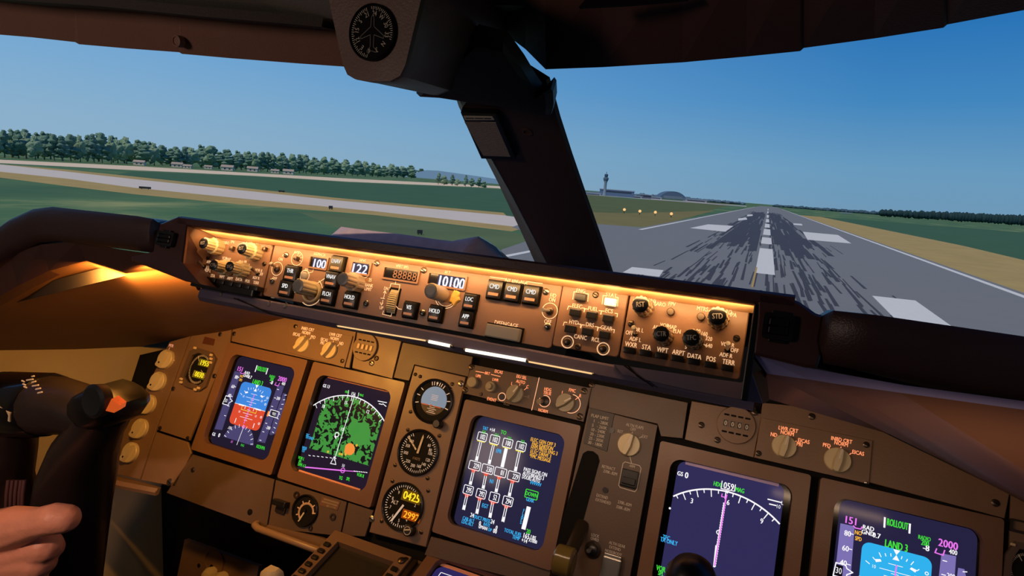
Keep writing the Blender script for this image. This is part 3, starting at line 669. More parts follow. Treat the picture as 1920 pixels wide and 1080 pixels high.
for px in ((1180, 657), (1210, 662), (1240, 667), (1270, 672), (1301, 678), (1332, 684), (1364, 690)):
    u, v = FM.uv(*px, .006); mu, mv = ms(FM, px); t.b().box(u-11.5*mu, u+11.5*mu, v-6*mv, v+6*mv, 0, .008, .001).out('push_button', BLACK, t.o, 40)
toggle(t, FM, (1191, 626), .003, False); toggle(t, FM, (1364, 656), .003, False)
screw(t, FM, (1184, 607), 0, .0034); screw(t, FM, (1381, 634), 0, .003, DKMET)

# master warning buttons on both ends
for c4, lb in (([(293, 431), (326, 436), (320, 463), (291, 458)], 'black square warning button with a guard left of the cream knobs'), ([(1433, 584), (1490, 591), (1487, 641), (1428, 633)], 'large black square warning button right of the dark knobs')):
    u0, u1, v0, v1 = uvrect(FS, c4, .006)
    t = Thing('warning_button', lb, 'button', FS, (u0+u1)/2, (v0+v1)/2, 0)
    t.b().frame(rrect(u0, u1, v0, v1, .003), rrect(u0+.0035, u1-.0035, v0+.0035, v1-.0035, .002), -.002, .006).out('guard_frame', BLACK, t.o)
    hh = (v1-v0-.009)/2; vm = (v0+v1)/2
    for s_ in (0, 1): t.b().box(u0+.0042, u1-.0042, vm-.0002-hh if s_ == 0 else vm+.0004, vm-.0004 if s_ == 0 else vm+hh, -.002, .0075, .0012).out('lens_half', mat('smoked_lens', rgb(26, 25, 24), .25), t.o)
    for s_ in (-1, 1): t.b().box((u0+u1)/2-.006, (u0+u1)/2+.006, (v1 if s_ > 0 else v0-.0022), (v1+.0022 if s_ > 0 else v0), 0, .005, .0006).out('hinge_tab', BLACK, t.o)

# clips and thin wires under the left of the chin
for px in ((418, 553), (508, 571), (538, 574)):
    p = FM.uv(*px, .004); t = Thing('cable_clip', {418: 'small chrome clip below the left knob panel, leftmost of three', 508: 'small chrome clip below the left knob panel, middle of three', 538: 'small chrome clip below the autopilot panel, rightmost of three'}[px[0]], 'clip', FM, p[0], p[1], .004, 'chrome clips under the chin')
    t.b().lathe(p[0], p[1], [(.003, .001), (.0034, .004), (.0022, .008)], 12).out('body', CHROME, t.o, 40)
    t.b().tube([(p[0]-.003, p[1], .004), (p[0], p[1]+.004, .007), (p[0]+.003, p[1], .004)], .0009, 6).out('wire_loop', CHROME, t.o, 50)
for k, pts in enumerate(([(438, 559), (470, 572), (505, 588), (560, 600)], [(1170, 685), (1190, 700), (1225, 725)], [(1175, 683), (1195, 705), (1210, 715)])):
    q = [FM.uv(x, y, .012)+(.0115,) for x, y in pts]
    q = [FM.P(*p) for p in q]; b = B(WORLD, *q[0]); b.tube([tuple(p) for p in q], .0007, 6)
    b.out('thin_wire', MATTE, None, 50, label=['thin black wire hanging below the left knob panel', 'thin black wire hanging below the right knob panel, longer one', 'thin black wire hanging below the right knob panel, shorter one'][k], cat='wire')
# flood light strips along the chin's lower edge; the rails' shine is painted as glow
for k, (p, q, lit) in enumerate((((632, 611), (800, 639), 0), ((803, 640), (846, 649), 1), ((872, 656), (988, 676), 1), ((990, 678), (1112, 701), 0))):
    a = FM.P(*FM.uv(*p, .009), .009); c_ = FM.P(*FM.uv(*q, .009), .009); md = (a+c_)/2
    t = Thing('light_strip', ['thin metal rail with painted-on shine under the chin, left end', 'short lit lamp strip under the chin', 'long lit lamp strip under the chin', 'thin metal rail with painted-on shine under the chin, right end'][k], 'light', WORLD, *md)
    b = t.b(); b.tube([tuple(a), tuple(c_)], .0017 if lit else .0008, 10)
    b.out('lamp_tube' if lit else 'rail', glow(255, 244, 214, 1.6) if lit else glow(255, 206, 140, 1.0), t.o, 50)
    b = t.b()
    for e in (a, c_): b.ball(tuple(e), .0022 if lit else .0014, 1)
    b.out('end_cap', STEEL, t.o, 50)

# tube lamp hidden behind the lip, with the light it gives
a_ = FM.P(-.018, .0725, .0290); d_ = FM.N*-1.0+FM.V*-.30
lo_ = lamp('glareshield_lamp', 'AREA', a_, WARM, .37, None, shape='RECTANGLE', size=.655, size_y=.004)
X_ = Vector((1, 0, 0)); Z_ = -d_.normalized(); Y_ = Z_.cross(X_)
lo_.matrix_world = Matrix.Translation(a_) @ Matrix((X_, Y_, Z_)).transposed().to_4x4()
# ------------------------------------------------------------------ display units
DW, DH = .208, .2206
SC = -.007                       # depth of the picture behind the bezel face
def rel(fr0, tl):
    fr = fr0.sub(SC+.0006)
    return lambda x, y: (lambda q: (q[0]-tl[0], q[1]-tl[1]))(fr.uv(x, y))
class Disp:
    def __init__(s, label, u, v, lit, group=None, fr=FP, op=(.020, .188, .2006, .0205), ras=None, w=DW, h=DH):
        s.t = Thing('display_unit', label, 'display', fr, u+w/2, v-h/2, 0, group); t = s.t; s.tl = (u, v)
        x0, x1, y0, y1 = u+op[0], u+op[1], v-op[2], v-op[3]
        t.b().frame(rrect(u, u+w, v-h, v, .004), rrect(x0, x1, y0, y1, .016), -.012, .005, SC).out('bezel', BROWN2, t.o, 30)
        t.b().rr(x0-.001, x1+.001, y0-.001, y1+.001, .016, SC-.003, SC).out('screen_glass', mat('screen_black', rgb(6, 6, 7), .10, spec=.3), t.o)
        rx = ras or (x0+.008, x1-.003, y0+.0008, y1-.0008)
        s.ras = t.b().prism(rrect(rx[0], rx[1], rx[2], rx[3], .012), SC, SC+.0003).out('lit_raster', mat('raster_%d_%d_%d' % lit, (.006, .006, .008, 1), .10, spec=.12, emit=rgb(*lit), es=1.0), t.o)
        s.w = SC+.0006; s.k = 0
    def B(s):
        b = B(s.t.fr, s.t.u-s.tl[0], s.t.v-s.tl[1], s.t.w); return b      # coordinates relative to the bezel's top left corner
    def lay(s): s.k += 1; return s.w+s.k*.00012
    def put(s, b, name, m, parent=None): return flatout(b, name, m, parent or s.t.o)
WHT = glow(255, 252, 255, 1.0); GRN = glow(70, 225, 60, 1.0); MAG = glow(238, 120, 240, 1.0); CYA = glow(60, 180, 245, 1.0); AMB = glow(255, 186, 60, 1.0); YEL = glow(235, 215, 60, 1.0); TAPE1 = glow(74, 68, 112, 1.0); TAPE2 = glow(124, 112, 178, 1.0); BLK = glow(12, 10, 18, 1.0); RED = glow(240, 80, 50, 1.0); ORG = glow(255, 150, 70, 1.0)
US = dict(P1=-.67934, N1=-.45706, E=-.12532, N2=.20815, P2=.42826)
L1 = rel(FP, (US['P1'], 0)); L2 = rel(FP, (US['P2'], 0)); LN = rel(FP, (US['N1'], 0)); LE = rel(FP, (US['E'], -.005)); LM_ = rel(FP, (US['N2'], 0))

def pfd(label, u, lit, sky, gnd, tape):
    D = Disp(label, u, 0, lit, 'primary flight displays')
    # tapes
    b = D.B(); w = D.lay()
    b.poly([L2(1575.8, 981), L2(1602.5, 987), L1(416.5, 806.5), L1(402.5, 804.5)], w); D.put(b, 'speed_tape', tape)
    b = D.B(); b.poly([L1(521, 722), L1(533, 724), L1(497, 831), L1(482.5, 828)], w); D.put(b, 'altitude_tape', tape)
    b = D.B(); b.poly([L1(531, 737), L1(536, 738), L1(533, 766), L1(520, 812), L1(508, 816), L1(505, 814), L1(517, 775)], w); D.put(b, 'vertical_speed_scale', tape)
    b = D.B(); c = L1(444.2, 834); l_ = L1(416, 826); r = c[0]-l_[0]
    b.poly([(c[0]+r*math.cos(rad(a)), c[1]+r*1.0*math.sin(rad(a))) for a in range(10, 171, 8)], w); D.put(b, 'heading_sector', tape)
    # attitude field
    q = [L1(453, 714.6), L1(510.2, 727.8), L1(486.5, 808.8), L1(429.3, 793.8)]
    x0, x1 = (q[0][0]+q[3][0])/2, (q[1][0]+q[2][0])/2; y1, y0 = (q[0][1]+q[1][1])/2, (q[2][1]+q[3][1])/2
    yh = (L1(440.7, 756)[1]+L1(497.9, 771)[1])/2; rr_ = .010
    w = D.lay(); RRp = rrect(x0, x1, y0, y1, rr_)
    up_ = [p for p in RRp if p[1] > yh]; lo = [p for p in RRp if p[1] <= yh]
    b = D.B(); b.poly(up_[:6]+up_[6:]+[(x0, yh), (x1, yh)], w); sk = D.put(b, 'attitude_sky', sky)
    b = D.B(); b.poly([(x1, yh), (x0, yh)]+lo, w); D.put(b, 'attitude_ground', gnd)
    xm = (x0+x1)/2; W = x1-x0; H = y1-y0
    w = D.lay(); b = D.B(); lw = .0009
    b.line([(x0, yh), (x1, yh)], .0009, w)
    for dy, ww in ((.055, .05), (.11, .15), (.165, .05), (.20, .22), (-.07, .05), (-.16, .15), (-.21, .05), (-.26, .20), (-.31, .05), (.30, .10)):
        b.line([(xm-W*ww, yh+H*dy), (xm+W*ww, yh+H*dy)], lw*.8, w)
    for a in (30, 45, 60, 70, 80, 100, 110, 120, 135, 150):
        ll = .060 if a in (60, 120, 30, 150) else .035
        cx, cy_ = xm, yh+H*.02
        R_ = H*.40
        if abs(R_*math.cos(rad(a))) < W*.46: b.line([(cx+R_*math.cos(rad(a)), cy_+R_*math.sin(rad(a))), (cx+(R_+H*ll)*math.cos(rad(a)), cy_+(R_+H*ll)*math.sin(rad(a)))], lw*1.1, w)
    b.poly([(xm-.004, y1-.0005), (xm+.004, y1-.0005), (xm, y1-.007)], w); b.poly([(xm-.004, y1-.0135), (xm+.004, y1-.0135), (xm, y1-.007)], w)
    for s_ in (-1, 1):
        b.line([(xm+s_*W*.14, yh-H*.065), (xm+s_*W*.14, yh+H*.005), (xm+s_*W*.36, yh+H*.005), (xm+s_*W*.36, yh-H*.012), (xm+s_*W*.19, yh-H*.012)], lw*1.3, w)
        b.poly([(xm+s_*W*.2, yh+H*.30), (xm+s_*W*.28, yh+H*.27), (xm+s_*W*.30, yh+H*.31), (xm+s_*W*.22, yh+H*.33)], w)
        b.text('10', xm+s_*W*.30, yh+H*.20, .0042, w); b.text('10', xm+s_*W*.27, yh-H*.16, .0042, w)
    for k in range(-2, 3): b.arc(x1-.005, yh+k*H*.15, .0018, 0, 360, lw, w, 10) if k else None
    for s_ in (-.5, .5): b.line([(xm+s_*W*.6, y0+.004), (xm+s_*W*.6, y0+.012)], .0016, w)
    # tape ticks and numbers
    t0, t1 = L2(1602, 987), L1(416, 806); s0 = L2(1576, 981)
    for k in range(5):
        y = L2(1600, 1002)[1]-k*(L2(1600, 1002)[1]-L2(1595, 1030)[1]); b.line([(t0[0]-.0045, y), (t0[0]-.0004, y)], .0011, w)
    for s_, px in (('80', (1589, 1000)), ('60', (1585, 1028)), ('40', (1581, 1055))):
        p = L2(*px); b.text(s_, p[0], p[1], .0068, w, bold=.06)
    bx = [L1(424, 742), L1(432, 744), L1(432, 748), L1(436, 752), L1(430, 755), L1(428, 760), L1(417.5, 757)]; b.line(bx, .0014, w, closed=True)
    a0 = L1(508, 768); ab = [a0, L1(519, 771), L1(524, 773), L1(520, 784), L1(504, 779)]; b.line(ab, .0013, w, closed=True)
    for y_ in range(7):
        k = y_/6; p = L1(520-k*33, 730+k*95); b.line([p, (p[0]+.004, p[1])], .0011, w)
    for s_, px in (('400', (531.5, 719.5)), ('200', (522, 747)), ('-200', (503, 802))): p = L1(*px); b.text(s_, p[0], p[1], .0058, w, sq=.7, bold=.05)
    for k in range(9): p = L1(534-k*2.9, 741+k*8.6); b.line([p, (p[0]+.004, p[1]+(.001 if k < 4 else -.001))], .0011, w)
    for a in range(15, 170, 15): b.line([(c[0]+r*.98*math.cos(rad(a)), c[1]+r*.98*math.sin(rad(a))), (c[0]+r*.84*math.cos(rad(a)), c[1]+r*.84*math.sin(rad(a)))], .0010, w)
    b.line([c, (c[0]+.002, c[1]+r*.9)], .0010, w)
    for px0, px1 in (((1659, 971), (1658, 988)), ((1706, 983), (1705, 999))): b.line([L2(*px0), L2(*px1)], .0022, w)
    for s_, px, h in (('RAD', (1628, 990), .0055), ('GND', (1627, 999), .0055), ('0.7', (1643, 1004), .0062), ('-8', (1736, 1027), .0072)): p = L2(*px); b.text(s_, p[0], p[1], h, w, sq=.85, bold=.08)
    for s_, px, h in (('GS', (401, 814), .006), ('0', (411, 816), .0075), ('.155', (431, 802), .005)): p = L1(*px); b.text(s_, p[0], p[1], h, w, sq=.8, bold=.08)
    D.put(b, 'white_symbols', WHT)
    for px, (du0, du1, dv) in (((424.5, 751), (-.005, .004, .007)), ((514, 776), (-.007, .005, .0055))):
        b = D.B(); q_ = L1(*px); b.poly([(q_[0]+du0, q_[1]-dv), (q_[0]+du1, q_[1]-dv), (q_[0]+du1, q_[1]+dv), (q_[0]+du0, q_[1]+dv)], w-.00005); D.put(b, 'readout_box', BLK)
    b = D.B(); w = D.lay()
    p = L1(424, 751); b.text('30', p[0], p[1], .0075, w, sq=.7); p = L1(514, 776); b.text('900', p[0], p[1], .006, w, sq=.7); D.put(b, 'readout_digits', WHT)
    b = D.B(); ro = [L2(1663, 978), L2(1702, 987.5)]
    b.text('ROLLOUT', ro[0][0], (ro[0][1]+ro[1][1])/2, .0088, w, 'l', width=ro[1][0]-ro[0][0], bold=.07)
    ro = [L2(1659, 1019), L2(1701, 1027)]; b.text('LAND 3', ro[0][0], (ro[0][1]+ro[1][1])/2, .0092, w, 'l', width=ro[1][0]-ro[0][0], bold=.07)
    for s_, px, h in (('RADIO', (1733, 1009), .005), ('200', (1734, 1018), .0065)): p = L2(*px); b.text(s_, p[0], p[1], h, w, sq=.62, bold=.06)
    p = L1(489, 838.5); b.text('1023HPA', p[0], p[1], .0062, w, sq=.62, bold=.05)
    p = L1(455, 835); b.text('MAG', p[0], p[1], .0045, w, sq=.6)
    D.put(b, 'green_lettering', GRN)
    b = D.B(); p = L2(1595, 976); b.text('151', p[0], p[1], .0092, w, sq=.85, bold=.07); p = L2(1777, 1020.5); b.text('2000', p[0], p[1], .0092, w, sq=.8, bold=.07)
    b.line([L2(1756, 1029), L2(1753, 1036), L2(1768, 1041), L2(1771, 1032)], .0014, w); b.line([L2(1600, 986), L2(1604, 990), L2(1614, 992), L2(1616, 988)], .0014, w)
    b.line([(xm+.001, yh+H*.30), (xm-.001, yh-H*.38)], .0016, w); p = L1(435, 828); b.text('61', p[0], p[1], .005, w, sq=.7)
    b.arc(c[0]+.002, c[1]+r*.9, .003, 0, 360, .0011, w, 10); D.put(b, 'magenta_symbols', MAG)
    b = D.B(); p = L2(1609, 999); b.text('NO', p[0], p[1], .0052, w, sq=.7, bold=.07); p = L2(1609, 1010); b.text('SPD', p[0], p[1], .0052, w, sq=.6, bold=.07); D.put(b, 'amber_lettering', AMB)
    b = D.B(); b.line([(xm-W*.24, yh-H*.03), (xm-W*.24, yh-H*.10), (xm+W*.24, yh-H*.10), (xm+W*.24, yh-H*.03)], .0011, w); D.put(b, 'yellow_symbols', YEL)
    b = D.B(); p = L1(503, 776); b.poly([(p[0]-.002, p[1]-.005), (p[0]+.002, p[1]-.005), (p[0]+.002, p[1]+.005), (p[0]-.002, p[1]+.005)], w+.0001); D.put(b, 'orange_bug', ORG)
    return D
pfd('leftmost flight display in the instrument panel with blue and red attitude picture', US['P1'], (26, 23, 44), glow(62, 136, 222, 1.0), glow(222, 76, 48, 1.0), TAPE1)
pfd('rightmost flight display with bright cyan attitude picture cut by the frame', US['P2'], (36, 33, 64), glow(48, 178, 238, 1.0), glow(222, 92, 50, 1.0), TAPE2)

# captain's navigation display with terrain picture
D = Disp('navigation display filled with green terrain blotches, second screen from the left', US['N1'], 0, (30, 22, 40))
L = LN
ter = bpy.data.materials.new('terrain_picture'); ter.use_nodes = True; nt = ter.node_tree; pb = nt.nodes['Principled BSDF']
pb.inputs['Base Color'].default_value = (0, 0, 0, 1); pb.inputs['Roughness'].default_value = .2; ter.cycles.emission_sampling = 'NONE'
tx = nt.nodes.new('ShaderNodeTexCoord'); ns = nt.nodes.new('ShaderNodeTexNoise'); ns.inputs['Scale'].default_value = 115; ns.inputs['Detail'].default_value = 1.2; ns.inputs['Distortion'].default_value = .6
nt.links.new(tx.outputs['Object'], ns.inputs['Vector'])
sp = nt.nodes.new('ShaderNodeSeparateXYZ'); nt.links.new(tx.outputs['Object'], sp.inputs[0])
mr = nt.nodes.new('ShaderNodeMapRange'); mr.inputs['From Min'].default_value = -.07; mr.inputs['From Max'].default_value = .06; mr.inputs['To Min'].default_value = .075; mr.inputs['To Max'].default_value = -.03
nt.links.new(sp.outputs['Y'], mr.inputs['Value'])
ad = nt.nodes.new('ShaderNodeMath'); ad.operation = 'ADD'; nt.links.new(ns.outputs['Fac'], ad.inputs[0]); nt.links.new(mr.outputs[0], ad.inputs[1])
cr_ = nt.nodes.new('ShaderNodeValToRGB'); cr_.color_ramp.interpolation = 'LINEAR'; e = cr_.color_ramp.elements
e[0].position = .505; e[0].color = rgb(20, 18, 22); e[1].position = .53; e[1].color = rgb(66, 146, 62)
nt.links.new(ad.outputs[0], cr_.inputs[0]); nt.links.new(cr_.outputs[0], pb.inputs['Emission Color']); pb.inputs['Emission Strength'].default_value = 1.0
ap = L(627, 863); tp = L(664, 744); R_ = tp[1]-ap[1]
b = D.B(); w = D.lay()
arcp = [(tp[0]+R_*math.sin(rad(a)), ap[1]+R_*.985*math.cos(rad(a))) for a in range(-44, 45, 4)]
yb = L(640, 858)[1]
x_l, x_r = L(580, 840)[0], L(692, 873)[0]
pts = [(min(max(x, x_l), x_r), y) for x, y in arcp]
b.poly(pts+[(x_r, yb), (x_l, yb)], w); o = D.put(b, 'terrain_picture', ter)
b = D.B(); w = D.lay()
def blob(px, r, n=18, j=.12):
    c = L(*px); b.poly([(c[0]+r*(1+random.uniform(-j, j))*math.cos(2*PI*k/n), c[1]+r*(1+random.uniform(-j, j))*math.sin(2*PI*k/n)) for k in range(n)], w)
blob((676, 814), .021, 24, .05); blob((664, 803), .013); blob((655, 845), .012); D.put(b, 'solid_terrain', glow(66, 146, 62, 1.0))
b = D.B(); w = D.lay(); blob((656, 842), .0115, 18, .14); D.put(b, 'orange_terrain', glow(246, 146, 62, 1.0))
b = D.B()
for px in ((637, 851), (615, 847), (648, 852), (641, 852), (669, 835)): blob(px, .0024, 8)
D.put(b, 'amber_terrain', glow(220, 180, 60, 1.0))
b = D.B(); w = D.lay()
cx_, cy_ = tp[0], ap[1]
AR = R_*1.0
for a in range(-42, 43, 5):
    n = 0.07 if (a+42) % 10 == 0 else .035
    b.line([(cx_+AR*math.sin(rad(a)), cy_+AR*math.cos(rad(a))), (cx_+AR*(1-n)*math.sin(rad(a)), cy_+AR*(1-n)*math.cos(rad(a)))], .0012, w)
b.line([(cx_+AR*math.sin(rad(a)), cy_+AR*math.cos(rad(a))) for a in range(-44, 45, 2)], .0019, w)
b.line([ap, (tp[0], tp[1])], .0013, w)
for s_, px in (('18', (607, 762)), ('15', (649, 755)), ('12', (690, 772))): p = L(*px); b.text(s_, p[0], p[1], .0062, w, sq=.8, bold=.05)
b.line([L(654, 732), L(652.5, 741), L(671, 745.5), L(673, 736.5)], .0011, w); p = L(663, 739); b.text('156', p[0], p[1], .0065, w, sq=.72, bold=.05)
p = L(612, 724); b.text('GS 13', p[0], p[1], .006, w, sq=.75, bold=.07)
for q in (((709, 752), (725, 755)), ((711, 757), (717, 758.5)), ((718, 757), (724, 762))): b.line([L(*q[0]), L(*q[1])], .0014, w)
b.line([L(627, 856), L(620, 869), L(630, 871), L(627, 856)], .0013, w)
for k in range(7): p = L(579+k*8, 853.5+k*.9); b.line([p, (p[0]+.0042, p[1])], .0011, w)
for k in range(6): p = L(664+k*4.4, 883+k*.5); b.line([p, (p[0]+.003, p[1])], .0012, w)
p = L(642, 805); b.text('10', p[0], p[1], .006, w); b.arc(*L(632, 815), .004, 0, 360, .0016, w, 12); b.line([L(628, 818), L(630, 822)], .002, w)
p = L(644, 873); b.text('50', p[0], p[1], .005, w)
D.put(b, 'white_symbols', WHT)
b = D.B(); b.line([L(573, 876), L(645, 882.5)], .0022, w); b.line([L(645, 882.5), L(668, 884)], .0013, w); b.arc(*L(643, 882), .0042, 0, 360, .0012, w, 12); D.put(b, 'magenta_symbols', MAG)
b = D.B()
for s_, px, h in (('HDG', (651, 735), .0042), ('MAG', (678, 741), .0042), ('VOR L', (565, 859), .0052), ('SPL', (563, 865), .0048), ('DME 6.7', (566, 872), .0052), ('VOR R', (676, 891), .0055), ('YG', (639, 896), .006), ('SPL', (653, 898), .0055)): p = L(*px); b.text(s_, p[0], p[1], h, w, sq=.66, bold=.07)
D.put(b, 'green_lettering', GRN)
b = D.B()
for s_, px, h in (('TFC', (577, 816), .005), ('TA ONLY', (581, 821), .005), ('WXR', (571, 840), .005), ('TST', (569, 845), .005)): p = L(*px); b.text(s_, p[0], p[1], h, w, sq=.62, bold=.07)
D.put(b, 'cyan_lettering', CYA)

D.t.b().box(US['N1']+.034, US['N1']+.172, -.2004, -.1975, SC, SC+.0008).out('painted_edge_glow', mat('pink_glow_paint', rgb(236, 168, 146), .5), D.t.o)  # light on the bezel's lower inner edge, painted as a pink strip
D.t.b().box(US['N1']+.034, US['N1']+.172, -.0238, -.0207, SC, SC+.0008).out('painted_edge_glow', mat('red_glow_paint', rgb(150, 84, 74), .5), D.t.o)  # fainter light on the upper inner edge, painted in red
# first officer's navigation display
D = Disp('navigation display with white compass arc and magenta track line, second screen from the right', US['N2'], 0, (46, 43, 86), ras=(US['N2']+.030, US['N2']+.178, -.2000, -.0215))
L = LM_
tp = L(1364, 922); ap = L(1340, 1062); lf_, rt_ = L(1254, 943), L(1465, 1000)
cx_, cy_ = tp[0], tp[1]-.118; AR = .118
b = D.B(); w = D.lay()
ls, rs = .029, .178
pts = [(cx_+AR*math.sin(rad(a)), cy_+AR*math.cos(rad(a))) for a in range(-42, 43, 2)]; pts = [p for p in pts if .031 < p[0] < .177]
b.line(pts, .0021, w)
for a in range(-41, 42, 5):
    x = cx_+AR*math.sin(rad(a))
    if .031 < x < .176:
        n = .085 if (a+41) % 10 == 0 else .04; b.line([(x, cy_+AR*math.cos(rad(a))), (cx_+AR*(1-n)*math.sin(rad(a)), cy_+AR*(1-n)*math.cos(rad(a)))], .0013, w)
for s_, px in (('3', (1297, 939)), ('6', (1365, 942)), ('9', (1428, 977))): p = L(*px); b.text(s_, p[0], p[1], .007, w, bold=.06)
b.line([L(1354, 902), L(1352, 916), L(1377, 921), L(1379, 909)], .0012, w); p = L(1366, 911.5); b.text('059', p[0], p[1], .0088, w, sq=.75, bold=.06)
b.poly([L(1360, 919), L(1368, 921), L(1363.5, 926)], w)
p = L(1275, 888); b.text('GS', p[0], p[1], .006, w, bold=.09); p = L(1287, 891); b.text('0', p[0], p[1], .0085, w, bold=.08)
for k in range(6): p = L(1440+k*4.4, 936+k*1.1); b.line([p, (p[0]+.0024, p[1])], .0016, w)
for k in range(3): p = L(1443+k*4.2, 945+k*1.0); b.line([p, (p[0]+.0024, p[1])], .0016, w)
p = L(1467, 943); b.text('L', p[0], p[1], .005, w); p = L(1460, 950); b.text('10', p[0], p[1], .005, w)
for k in range(26):
    f = k/26; q0 = L(1358-f*19, 944+f*118); b.line([q0, (q0[0]+.0006, q0[1]-.0022)], .0030, w)
b.line([L(1343, 1024), L(1339, 1062)], .0026, w); b.arc(*L(1347, 998), .0025, 0, 360, .0012, w, 10); b.arc(*L(1256, 953), .0009, 0, 360, .0014, w, 6)
D.put(b, 'white_symbols', WHT)
b = D.B(); b.line([L(1362, 928), L(1340, 1060)], .0019, w+.0001); b.line([L(1354, 926), L(1353, 931), L(1362, 933), L(1363, 928)], .0013, w); D.put(b, 'magenta_symbols', MAG)
b = D.B()
for s_, px, h in (('HDG', (1346, 908), .0062), ('MAG', (1387, 919), .0062), ('VOR L', (1242, 1067), .007), ('SPL', (1239, 1075), .006)): p = L(*px); b.text(s_, p[0], p[1], h, w, sq=.62, bold=.07)
D.put(b, 'green_lettering', GRN)
b = D.B()
for s_, px, h in (('TFC', (1249, 1008), .006), ('TA ONLY', (1254, 1015), .006)): p = L(*px); b.text(s_, p[0], p[1], h, w, sq=.66, bold=.07)
D.put(b, 'cyan_lettering', CYA)

D.t.b().box(US['N2']+.040, US['N2']+.170, -.0255, -.0208, SC, SC+.0008).out('painted_edge_sheen', mat('lilac_sheen_paint', rgb(190, 170, 220), .5), D.t.o)  # reflection along the upper inner edge, painted as a lilac strip
# engine display in the centre
D = Disp('central engine display with white bar gauges and amber messages', US['E'], -.005, (36, 34, 62))
L = LE
SX, SY = 220/950., 250/1080.
def z(x, y): return L(840+x*SX, 780+y*SY)
b = D.B(); w = D.lay()
bw = .0018
rows = [[(277, 168, '102'), (378, 191, '102'), (483, 220, '100'), (591, 246, '102')], [(216, 402, '229'), (320, 430, '230'), (425, 456, '01'), (532, 488, '229')], [(164, 599, '295'), (268, 630, '292'), (375, 658, '52'), (484, 690, '294')]]
bars = [[((266, 210), (230, 360)), ((368, 236), (333, 388)), ((472, 262), (438, 415)), ((578, 290), (545, 446))], [((207, 440), (180, 555)), ((308, 468), (284, 588)), ((415, 496), (389, 615)), ((522, 528), (496, 648))], [((153, 640), (126, 758)), ((257, 668), (233, 790)), ((362, 700), (339, 822)), ((472, 732), (444, 855))]]
yelb = []; redb = []
for r_, row in enumerate(rows):
    for k, (x, y, s_) in enumerate(row):
        p = z(x, y); hw = .0084 if r_ != 1 else .0102; hh = .0068
        b.line(rrect(p[0]-hw, p[0]+hw, p[1]-hh, p[1]+hh, .0012, 1), .0012, w, closed=True)
        b.text(s_, p[0]+(.0012 if r_ != 1 else .003), p[1], .0082, w, sq=.56, bold=.05)
        (x0, y0_), (x1, y1_) = bars[r_][k]; P0, P1 = z(x0, y0_), z(x1, y1_); hx = .0017
        solid_ = (r_ == 0 and k == 2)
        if solid_: b.poly([(P0[0]-.003, P0[1]), (P0[0]+.003, P0[1]), (P1[0]+.003, P1[1]), (P1[0]-.003, P1[1])], w)
        else:
            b.line([(P0[0]-hx, P0[1]), (P1[0]-hx, P1[1])], .0013, w); b.line([(P0[0]+hx, P0[1]), (P1[0]+hx, P1[1])], .0013, w)
            f = .22 if r_ < 2 else .30; M_ = (P1[0]+(P0[0]-P1[0])*f, P1[1]+(P0[1]-P1[1])*f)
            b.poly([(M_[0]-.0026, M_[1]), (M_[0]+.0026, M_[1]), (P1[0]+.0026, P1[1]), (P1[0]-.0026, P1[1])], w)
        (yelb if r_ == 0 else redb).append(P0)
p0, p1 = z(655, 735), z(610, 918); b.poly([(p0[0]-.0035, p0[1]), (p0[0]+.0035, p0[1]), (p1[0]+.0035, p1[1]), (p1[0]-.0035, p1[1])], w)
for s_, q0, q1, h in (('PASS SIGNS ON', (614, 428), (800, 478), .0058), ('AUTOBRAKES 3', (606, 460), (775, 506), .0058), ('DOORS AUTO', (600, 494), (745, 524), .0058)):
    a, c = z(*q0), z(*q1); b.text(s_, a[0], (a[1]+c[1])/2, h, w, 'l', width=c[0]-a[0], bold=.06)
for s_, px, h in (('+14', (358, 112), .006), ('24', (195, 803), .0065), ('24', (360, 856), .0065), ('0', (258, 868), .0065), ('0', (392, 905), .0065), ('0', (256, 893), .0065), ('MAN', (292, 906), .0052), ('00', (380, 932), .0065), ('165', (634, 972), .0075), ('LBS', (690, 985), .0058), ('X1000', (686, 1012), .005), ('+14', (618, 1008), .006)): p = z(*px); b.text(s_, p[0], p[1], h, w, sq=.7, bold=.07)
D.put(b, 'white_symbols', WHT)
b = D.B()
for P0 in yelb: b.line([(P0[0]-.0062, P0[1]+.001), (P0[0]+.0062, P0[1]+.001)], .002, w)
D.put(b, 'yellow_limits', YEL)
b = D.B()
for P0 in redb: b.line([(P0[0]-.0055, P0[1]+.001), (P0[0]+.0055, P0[1]+.001)], .002, w); b.poly([(P0[0]-.0042, P0[1]), (P0[0]+.0042, P0[1]), (P0[0]+.0022, P0[1]-.0035), (P0[0]-.0022, P0[1]-.0035)], w)
D.put(b, 'red_limits', RED)
b = D.B()
for s_, q0, q1 in (('ELEC GEN OFF 3', (670, 190), (870, 232)), ('ENG IGNITION', (680, 226), (850, 262)), ('HYD PRESS ENG 3', (672, 252), (885, 305)), ('ELEC DRIVE 3', (666, 292), (835, 322)), ('*FMC MESSAGE', (660, 322), (830, 360))):
    a, c = z(*q0), z(*q1); b.text(s_, a[0], (a[1]+c[1])/2, .0058, w, 'l', width=c[0]-a[0], bold=.06)
D.put(b, 'amber_messages', AMB)
b = D.B()
for px in ((290, 130), (392, 154), (496, 181), (604, 208)): p = z(*px); b.text('121', p[0], p[1], .005, w, sq=.7, bold=.06)
p = z(449, 133); b.text('TO', p[0], p[1], .0062, w, sq=.8, bold=.06); p = z(650, 935); b.text('20', p[0], p[1], .0065, w, sq=.75, bold=.06)
p = z(676, 636); b.line(rrect(p[0]-.0105, p[0]+.0105, p[1]-.0062, p[1]+.0062, .001, 1), .0012, w, closed=True); b.text('DOWN', p[0], p[1], .0062, w, sq=.68, bold=.06)
D.put(b, 'green_lettering', GRN)
b = D.B()
